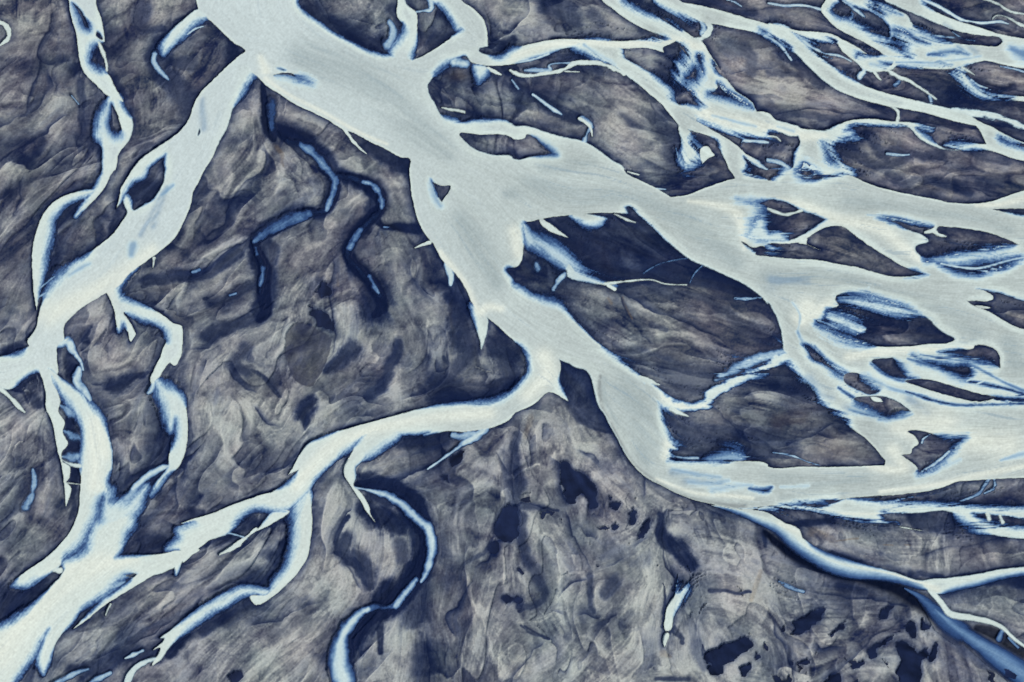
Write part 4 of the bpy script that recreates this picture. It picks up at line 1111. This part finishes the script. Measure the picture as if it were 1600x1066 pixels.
# traced dark and pale ground
FINE = fbm(WX / 1.6, WY / 1.6, 3, 405, 0.7)
dark = np.zeros_like(cov)
tint = {}
for kind, head, pts, closed in PRIM:
    if kind == 'K':
        r = field(pts, False, float(head[1]) * 0.25 * 6 + 3, False)
        if r is None: continue
        X0, X1, Y0, Y1, D, V, SG = r; sl = (slice(Y0, Y1), slice(X0, X1))
        d = -D * SG; w = float(head[1]) * 0.25 * (1.4 + 0.4 * LICM[sl] + 0.3 * LICS[sl]) * (1.0 + 0.8 * vnoise(PX[sl] / 40, PY[sl] / 40, 12))
        w = np.maximum(w, 0.5)
        g = np.where(d > 0, np.exp(-d / (w * 1.5)), np.exp(d / 0.7)) * (D > -(float(head[1]) * 0.25 * 6 + 2.9)) * np.clip(0.75 + 0.8 * vnoise(PX[sl] / 30, PY[sl] / 30, 13), 0.15, 1)
        dark[sl] = np.maximum(dark[sl], g * float(head[0]) * 0.95)
    elif kind == 'B':
        r = soft_stroke(pts)
        if r is None: continue
        sl, g = r
        rough = 0.28 * LICM[sl] + 0.22 * LICS[sl] + 1.2 * mott[sl] + 0.7 * FINE[sl] + 0.25 * LICB[sl]
        if head[0] == 'k': rough = rough * 0.15
        g = sstep(g * ({'d': 2.0, 'm': 1.5}.get(head[0], 1.25)) + rough * 0.30 * (4 * g * (1 - g)) ) * float(head[1])
        if head[0] == 'n': g = g * (0.88 - 0.30 * ew[sl]) * np.clip(1 + 0.5 * MB[sl], 0.6, 1.1)
        if head[0] == 'm': g = g * 0.8 * np.clip(1 + 0.9 * MB[sl] + 0.12 * LICM[sl] + 0.5 * mott[sl], 0.35, 1.15)
        if head[0] in 'ndm': dark[sl] = np.maximum(dark[sl], g)
        else:
            a = tint.setdefault(head[0], np.zeros_like(cov)); a[sl] = np.maximum(a[sl], g)
    elif kind == 'G':
        r = field(pts, True, 30.0)
        X0, X1, Y0, Y1, D, V, SG = r; sl = (slice(Y0, Y1), slice(X0, X1))
        g = sstep(0.5 + (D + 0.4 * V * edge_noise[sl]) / (2 * np.maximum(V, 1))) * float(head[1])
        dark[sl] = np.maximum(dark[sl], g)
hal = np.clip(halo, 0, 1)
hal = hal * (1 + 0.25 * LICM * (1 - hal)) 
near = boxblur(np.minimum(cov * 1.5, 1), int(14 / STEP), 2)
damp = np.clip(0.62 * S1 * m1 + 0.42 * S2 * m2 + 0.25 * S3 * m3, 0, 0.8) * np.clip(0.55 + 1.2 * fbm(WX / 30, WY / 30, 3, 300) + 0.15 * (1 - south) - 0.12, 0, 1)
damp2 = sstep((fbm(WX / 22, WY / 22, 4, 310) + 0.10 * LICB + 0.06 * LICM + 0.05 * LICS - 0.26 - 0.06 * south) * 2.2) * 0.38
brush = np.clip(1 + 0.10 * LICM + 0.08 * LICS + 0.9 * mott + 0.5 * fine2, 0.25, 1.7)
dark = 1 - (1 - np.clip(dark * np.where(dark < 0.8, 0.75 + 0.25 * brush, 1), 0, 1)) ** 1.7
dark = 1 - (1 - dark) * (1 - np.clip(damp * brush, 0, 0.9)) * (1 - damp2)
wet = 1 - (1 - np.clip(dark, 0, 1)) * (1 - np.clip(hal * 1.05 * np.clip(brush, 0, 1.2), 0, 1)) * (1 - 0.22 * np.clip(near * 1.8 * brush, 0, 1))
if 'l' in tint: tone = tone + 0.22 * tint['l'] * (0.6 + 0.5 * pale)
tone = np.clip(tone, 0.0, 1.0)
# ramp from drowned navy mud to dry pale silt
stops = [(0.0, (22, 33, 66)), (0.16, (46, 55, 80)), (0.32, (73, 79, 95)), (0.5, (99, 105, 116)), (0.68, (125, 131, 138)), (0.85, (154, 158, 159)), (1.0, (176, 181, 180))]
def ramp(t, stops):
    xs = [s[0] for s in stops]; out = np.empty(t.shape + (3,), np.float32)
    for c in range(3): out[..., c] = np.interp(t, xs, [s[1][c] for s in stops])
    return out
def tolin(a):
    a = a / 255.0
    return np.where(a > 0.04045, ((a + 0.055) / 1.055) ** 2.4, a / 12.92).astype(np.float32) / LG
brown = (0.8 * ne + 0.6 * nw * 0.6 + 0.1 + 0.7 * fbm(WX / 22, WY / 22, 3, 130))[..., None]
green = (0.7 * fbm(WX / 16, WY / 16, 3, 135))[..., None]
g8 = ramp(tone * (1 - 0.0 * wet), stops)
g8 = g8 + green * np.array([-2.5, 3.0, -1.5], np.float32)
g8 = g8 + brown * np.array([4.0, -1.6, -3.6], np.float32) * np.clip(tone * 2, 0, 1)[..., None]
COLG = tolin(np.clip(g8, 4, 250))
def mixc(base, col, a, eye=False):
    if eye: base, col = np.sqrt(np.maximum(base, 0)), np.sqrt(np.maximum(col, 0))
    o = base + (col - base) * a[..., None]
    return o * o if eye else o
for key in ('c', 't', 'w'):
    if key in tint:
        amt = tint[key] * (0.75 + 0.5 * pale)
        COLG = mixc(COLG, PAL[key] * (0.75 + 0.5 * tone[..., None]), np.clip(amt, 0, 1))
wetc = PAL['n'] * (0.8 + 0.9 * tone[..., None] * (1 - wet[..., None]) + 0.10 * LICM[..., None] * (wet[..., None] < 0.98))
COLG = mixc(COLG, np.maximum(wetc, 0.001), np.clip(wet, 0, 1) * 0.985, True)
if 'k' in tint: COLG = mixc(COLG, PAL['k'], np.clip(tint['k'], 0, 1))
# still pools
pool = np.zeros_like(cov); slate = np.zeros_like(cov)
for kind, head, pts, closed in PRIM:
    if kind not in 'PQ': continue
    r = field(pts, True, 20.0)
    if r is None: continue
    X0, X1, Y0, Y1, D, V, SG = r; sl = (slice(Y0, Y1), slice(X0, X1))
    c = sstep(0.5 + (D + unit(fbm(WX[sl] / 2.6, WY[sl] / 2.6, 3, 200)) * (1.5 if kind == 'P' else 0.7) + (4.0 * fbm(WX[sl] / 9, WY[sl] / 9, 3, 205) if kind == 'P' else 0)) / 1.6)
    if kind == 'P': pool[sl] = np.maximum(pool[sl], c)
    else: slate[sl] = np.maximum(slate[sl], c)
COLG = mixc(COLG, PAL['n'] * 1.3, np.clip(boxblur(pool, int(4 / STEP), 2) * 1.1, 0, 0.75), True)
# small puddles scattered over the pale silt of the lower plain
pud = sstep((fbm(WX / 7, WY / 9, 4, 210) - 0.40) * 16) * sstep((fbm(WX / 40, WY / 40, 2, 215) - 0.02) * 5) * sstep((PY - 720) / 40) * sstep((PX - 680) / 60) * (wet < 0.5)
pud = pud * (cov < 0.02) * (fbm(WX / 15, WY / 15, 2, 217) > 0.12) * (1 - sstep((PX - 1200) / 40) * sstep((930 - PY) / 30))
COLG = mixc(COLG, PAL['s'] * (0.7 + 0.5 * mott[..., None] + 0.1 * LICM[..., None] + 0.2 * S2[..., None]), slate * 0.7)
print('sand', round(time.time() - T0, 1))

# ------------------------------------------------------------------ water colour
wst = [(0.0, (20, 34, 68)), (0.12, (32, 54, 98)), (0.27, (54, 84, 130)), (0.42, (94, 128, 168)), (0.58, (146, 176, 200)), (0.78, (192, 214, 220)), (1.0, (210, 225, 220))]
edge = np.clip(cov, 0, 1)
COLW = tolin(ramp(1 - (1 - edge) * (0.12 + 0.88 * fsoft), wst))
core = sstep((openw - 0.74 + 0.02 * LICM + 0.1 * fbm(WX / 25, WY / 25, 2, 160)) / 0.26) * sstep((cov - 0.8) / 0.2)
wg = sstep((PX - 350) / 700)[..., None]; sg = sstep((PY - 350) / 600)[..., None] * (1 - wg)
body = tolin((np.array([196, 210, 212], np.float32) * (1 - wg) + np.array([181, 193, 192], np.float32) * wg) + sg * np.array([16, 14, 6], np.float32))
wide = boxblur(np.minimum(cov, 1), int(15 / STEP), 2)
crisp = (1 - boxblur(fsoft, int(4 / STEP), 1)) * sstep((wide - 0.5) / 0.15)
COLW = mixc(COLW, body, np.maximum(core, crisp * sstep((cov - 0.6) / 0.4)) * 0.85)
brightness = np.clip(tone_w * (1 + 0.12 * LICM), 0, 1) * sstep((cov - 0.7) / 0.3)
COLW = mixc(COLW, tolin(np.broadcast_to(np.array([226, 233, 222], np.float32), cov.shape + (3,))), brightness * 0.85)
COLW = mixc(COLW, tolin(np.broadcast_to(np.array([150, 166, 170], np.float32), cov.shape + (3,))), np.clip(tone_g * (1 + 0.25 * LICM + 0.2 * LICS), 0, 1) * core * 0.55)
COLW = mixc(COLW, tolin(np.broadcast_to(np.array([108, 114, 120], np.float32), cov.shape + (3,))), np.clip(tone_d * (1 + 0.3 * LICS), 0, 1) * sstep((cov - 0.6) / 0.4) * 0.6)
COLW = mixc(COLW, tolin(np.broadcast_to(np.array([112, 146, 178], np.float32), cov.shape + (3,))), np.clip(tone_b * (1 + 0.5 * LICM), 0, 1) * 0.5)
east = 0.35 + 0.65 * sstep((PX - 620) / 300)
ripple = 0.022 * LICM * east + 0.030 * LICF * (0.4 + east) + 0.028 * LICS * east + 0.030 * SPK2 + 0.016 * SPK + 0.035 * fbm(WX / 30, WY / 30, 3, 140) + 0.02 * LICB * east
COLW = COLW * (1 + ripple * np.where(core > 0.5, 1.0, 0.7))[..., None]
streak = sstep((LICM * 0.5 + LICS * 0.55 - 1.05 + 0.5 * fbm(WX / 35, WY / 35, 2, 150)) * 1.8) * east * core
COLW = mixc(COLW, tolin(np.broadcast_to(np.array([132, 156, 172], np.float32), cov.shape + (3,))), streak * 0.5)

# ------------------------------------------------------------------ relief
relief = 0.9 * S1 * (0.35 + 0.65 * m1) + 0.5 * S2 * m2 + 0.25 * S3 * m3
h = 1.0 + 0.15 * fine + 0.2 * fine2 + 1.0 * MB - 0.9 * relief + 0.35 * mott + 0.10 * LICM + 0.10 * LICB + 0.05 * LICF + 0.5 * big - 0.6 * dark
land = (1 - sstep(cov / 0.04))
bank = boxblur(land.astype(np.float32), max(int(2 / STEP), 1), 1)
h = np.clip(h + 0.3, 0.12, 3.0) * RELIEF * (0.35 + 0.65 * bank)
Z = np.where(cov > 0.015, -0.12 - 0.6 * cov, h * land + 0.02)
Z = np.where(pool + pud > 0.02, np.minimum(Z, 0.20 - 0.25 * np.clip(pool + pud, 0, 1)), Z)
Z = np.where(slate > 0.3, Z * 0.5, Z).astype(np.float32)

# ------------------------------------------------------------------ meshes
col = scene.collection
def grid_mesh(name, vx, vy, vz, faces_mask, attrs):
    """one mesh of the quads whose mask is set; attrs: name -> (kind, array)"""
    idx = np.arange(NY * NX, dtype=np.int32).reshape(NY, NX)
    q = np.stack([idx[1:, :-1], idx[1:, 1:], idx[:-1, 1:], idx[:-1, :-1]], -1)[faces_mask]
    used, inv = np.unique(q.ravel(), return_inverse=True)
    me = bpy.data.meshes.new(name)
    me.vertices.add(len(used)); me.loops.add(q.size); me.polygons.add(len(q))
    co = np.empty((len(used), 3), np.float32)
    co[:, 0] = vx.ravel()[used]; co[:, 1] = vy.ravel()[used]; co[:, 2] = vz.ravel()[used]
    me.vertices.foreach_set('co', co.ravel())
    me.loops.foreach_set('vertex_index', inv.astype(np.int32).ravel())
    me.polygons.foreach_set('loop_start', np.arange(0, q.size, 4, dtype=np.int32))
    me.polygons.foreach_set('use_smooth', np.ones(len(q), bool))
    me.update(calc_edges=True)
    for an, (kd, arr) in attrs.items():
        if kd == 'c':
            a = me.attributes.new(an, 'FLOAT_COLOR', 'POINT')
            v = np.ones((len(used), 4), np.float32); v[:, :3] = arr.reshape(-1, 3)[used]
            a.data.foreach_set('color', v.ravel())
        else:
            a = me.attributes.new(an, 'FLOAT', 'POINT'); a.data.foreach_set('value', arr.ravel()[used].astype(np.float32))
    return me
def node(nt, t, **kw):
    n = nt.nodes.new(t)
    for k, v in kw.items(): setattr(n, k, v)
    return n
def material(name, attr, rough, spec, grain, grain_size, alpha=None, rough_attr=None):
    m = bpy.data.materials.new(name); m.use_nodes = True; nt = m.node_tree
    b = nt.nodes['Principled BSDF']; out = nt.nodes['Material Output']
    a = node(nt, 'ShaderNodeAttribute', attribute_name=attr)
    tc_ = node(nt, 'ShaderNodeTexCoord')
    nz = node(nt, 'ShaderNodeTexNoise'); nz.inputs['Scale'].default_value = grain_size; nz.inputs['Detail'].default_value = 5; nz.inputs['Roughness'].default_value = 0.7
    nt.links.new(tc_.outputs['Object'], nz.inputs['Vector'])
    mr = node(nt, 'ShaderNodeMapRange'); mr.inputs['From Min'].default_value = 0.3; mr.inputs['From Max'].default_value = 0.7
    mr.inputs['To Min'].default_value = 1 - grain; mr.inputs['To Max'].default_value = 1 + grain
    nt.links.new(nz.outputs['Fac'], mr.inputs['Value'])
    mul = node(nt, 'ShaderNodeVectorMath', operation='SCALE')
    nt.links.new(a.outputs['Color'], mul.inputs[0]); nt.links.new(mr.outputs['Result'], mul.inputs['Scale'])
    nt.links.new(mul.outputs['Vector'], b.inputs['Base Color'])
    b.inputs['Roughness'].default_value = rough
    b.inputs['Specular IOR Level'].default_value = spec
    if rough_attr:
        ra = node(nt, 'ShaderNodeAttribute', attribute_name=rough_attr)
        nt.links.new(ra.outputs['Fac'], b.inputs['Roughness'])
    if alpha:
        al = node(nt, 'ShaderNodeAttribute', attribute_name=alpha)
        nt.links.new(al.outputs['Fac'], b.inputs['Alpha'])
    return m
mat_sand = material('wet_silt', 'sediment_colour', 0.8, 0.015, 0.16, 0.9, rough_attr='sheen')
mat_water = material('milky_water', 'sediment_load', 0.55, 0.03, 0.04, 0.8, alpha='cover')
mat_pool = material('still_dark_water', 'depth_colour', 0.35, 0.04, 0.10, 0.2)

allf = np.ones((NY - 1, NX - 1), bool)
sheen = np.clip(0.85 - 0.30 * wet, 0.4, 0.9)
me = grid_mesh('ground', WX, WY, Z, allf, {'sediment_colour': ('c', COLG), 'sheen': ('f', sheen)})
me.materials.append(mat_sand)
ground = bpy.data.objects.new('ground', me); col.objects.link(ground)
ground['kind'] = 'structure'; ground['label'] = 'grey brown silt plain with dark wet creases between the milky channels'; ground['category'] = 'ground'

# the plain beyond the traced part, out to the horizon
def far_plain():
    bm_v = []; faces = []
    rings = [0, 60, 200, 600, 2000, 7000, 30000]
    loop = []
    n = 40
    xs = np.linspace(0, NX - 1, n).astype(int); ys = np.linspace(0, NY - 1, n).astype(int)
    idx = [(0, x) for x in xs[:-1]] + [(y, NX - 1) for y in ys[:-1]] + [(NY - 1, x) for x in xs[::-1][:-1]] + [(y, 0) for y in ys[::-1][:-1]]
    base = np.array([(WX[i], WY[i]) for i in idx]); c = base.mean(0)
    d = base - c; L = np.linalg.norm(d, axis=1)[:, None]; d = d / L
    for k, r in enumerate(rings):
        p = base + d * r
        if k == 0: p = base - d * 6
        z = -0.9 if k == 0 else 0.2
        bm_v += [(float(a), float(b), z) for a, b in p]
    m = len(idx)
    for k in range(len(rings) - 1):
        for i in range(m):
            j = (i + 1) % m
            faces.append((k * m + i, k * m + j, (k + 1) * m + j, (k + 1) * m + i))
    me = bpy.data.meshes.new('far_plain'); me.from_pydata(bm_v, [], faces); me.update()
    m_ = bpy.data.materials.new('far_silt'); m_.use_nodes = True; nt = m_.node_tree; b = nt.nodes['Principled BSDF']
    tc_ = node(nt, 'ShaderNodeTexCoord'); n1 = node(nt, 'ShaderNodeTexNoise'); n1.inputs['Scale'].default_value = 0.012; n1.inputs['Detail'].default_value = 9; n1.inputs['Distortion'].default_value = 1.6
    nt.links.new(tc_.outputs['Object'], n1.inputs['Vector'])
    cr = node(nt, 'ShaderNodeValToRGB'); e = cr.color_ramp.elements
    e[0].position = 0.35; e[0].color = (*alb(66, 72, 92).tolist(), 1); e[1].position = 0.7; e[1].color = (*alb(132, 136, 140).tolist(), 1)
    nt.links.new(n1.outputs['Fac'], cr.inputs['Fac']); nt.links.new(cr.outputs['Color'], b.inputs['Base Color']); b.inputs['Roughness'].default_value = 0.85
    me.materials.append(m_)
    o = bpy.data.objects.new('far_ground', me); col.objects.link(o); o['kind'] = 'structure'; o['label'] = 'the same silt plain running on to the horizon'; o['category'] = 'ground'
far_plain()

# the water: every channel its own sheet, lying a hand above its bed
alpha = sstep(cov / (0.22 + 0.75 * (1 - fsoft)))
WZ = (0.0 + 0.05 * cov + 0.02 * LICM * core).astype(np.float32)
cf = np.maximum(np.maximum(cov[1:, :-1], cov[1:, 1:]), np.maximum(cov[:-1, 1:], cov[:-1, :-1])) > 0.03
own = np.maximum(np.maximum(owner[1:, :-1], owner[1:, 1:]), np.maximum(owner[:-1, 1:], owner[:-1, :-1]))
for gi, g in enumerate(GROUPS):
    fm = cf & (own == gi)
    if not fm.any(): continue
    nm, label, cat = WATERS[g]
    me = grid_mesh(nm, WX, WY, WZ, fm, {'sediment_load': ('c', COLW), 'cover': ('f', alpha)})
    me.materials.append(mat_water)
    o = bpy.data.objects.new(nm, me); col.objects.link(o)
    o['kind'] = 'structure'; o['label'] = label; o['category'] = cat
pm = np.clip(pool + pud, 0, 1)
COLP = alb(24, 34, 62) * (1 + 0.5 * mott[..., None] + 0.25 * fine2[..., None] + 0.15 * LICM[..., None]) + 0.04 * COLG
pz = np.full_like(Z, 0.08)
fm = np.minimum(np.minimum(pm[1:, :-1], pm[1:, 1:]), np.minimum(pm[:-1, 1:], pm[:-1, :-1])) > 0.3
me = grid_mesh('pool', WX, WY, pz, fm, {'depth_colour': ('c', COLP)})
me.materials.append(mat_pool)
o = bpy.data.objects.new('pool', me); col.objects.link(o)
o['kind'] = 'structure'; o['label'] = 'dark navy ragged pools standing on the pale silt of the lower plain'; o['category'] = 'water'
print('done', round(time.time() - T0, 1), NX, NY)
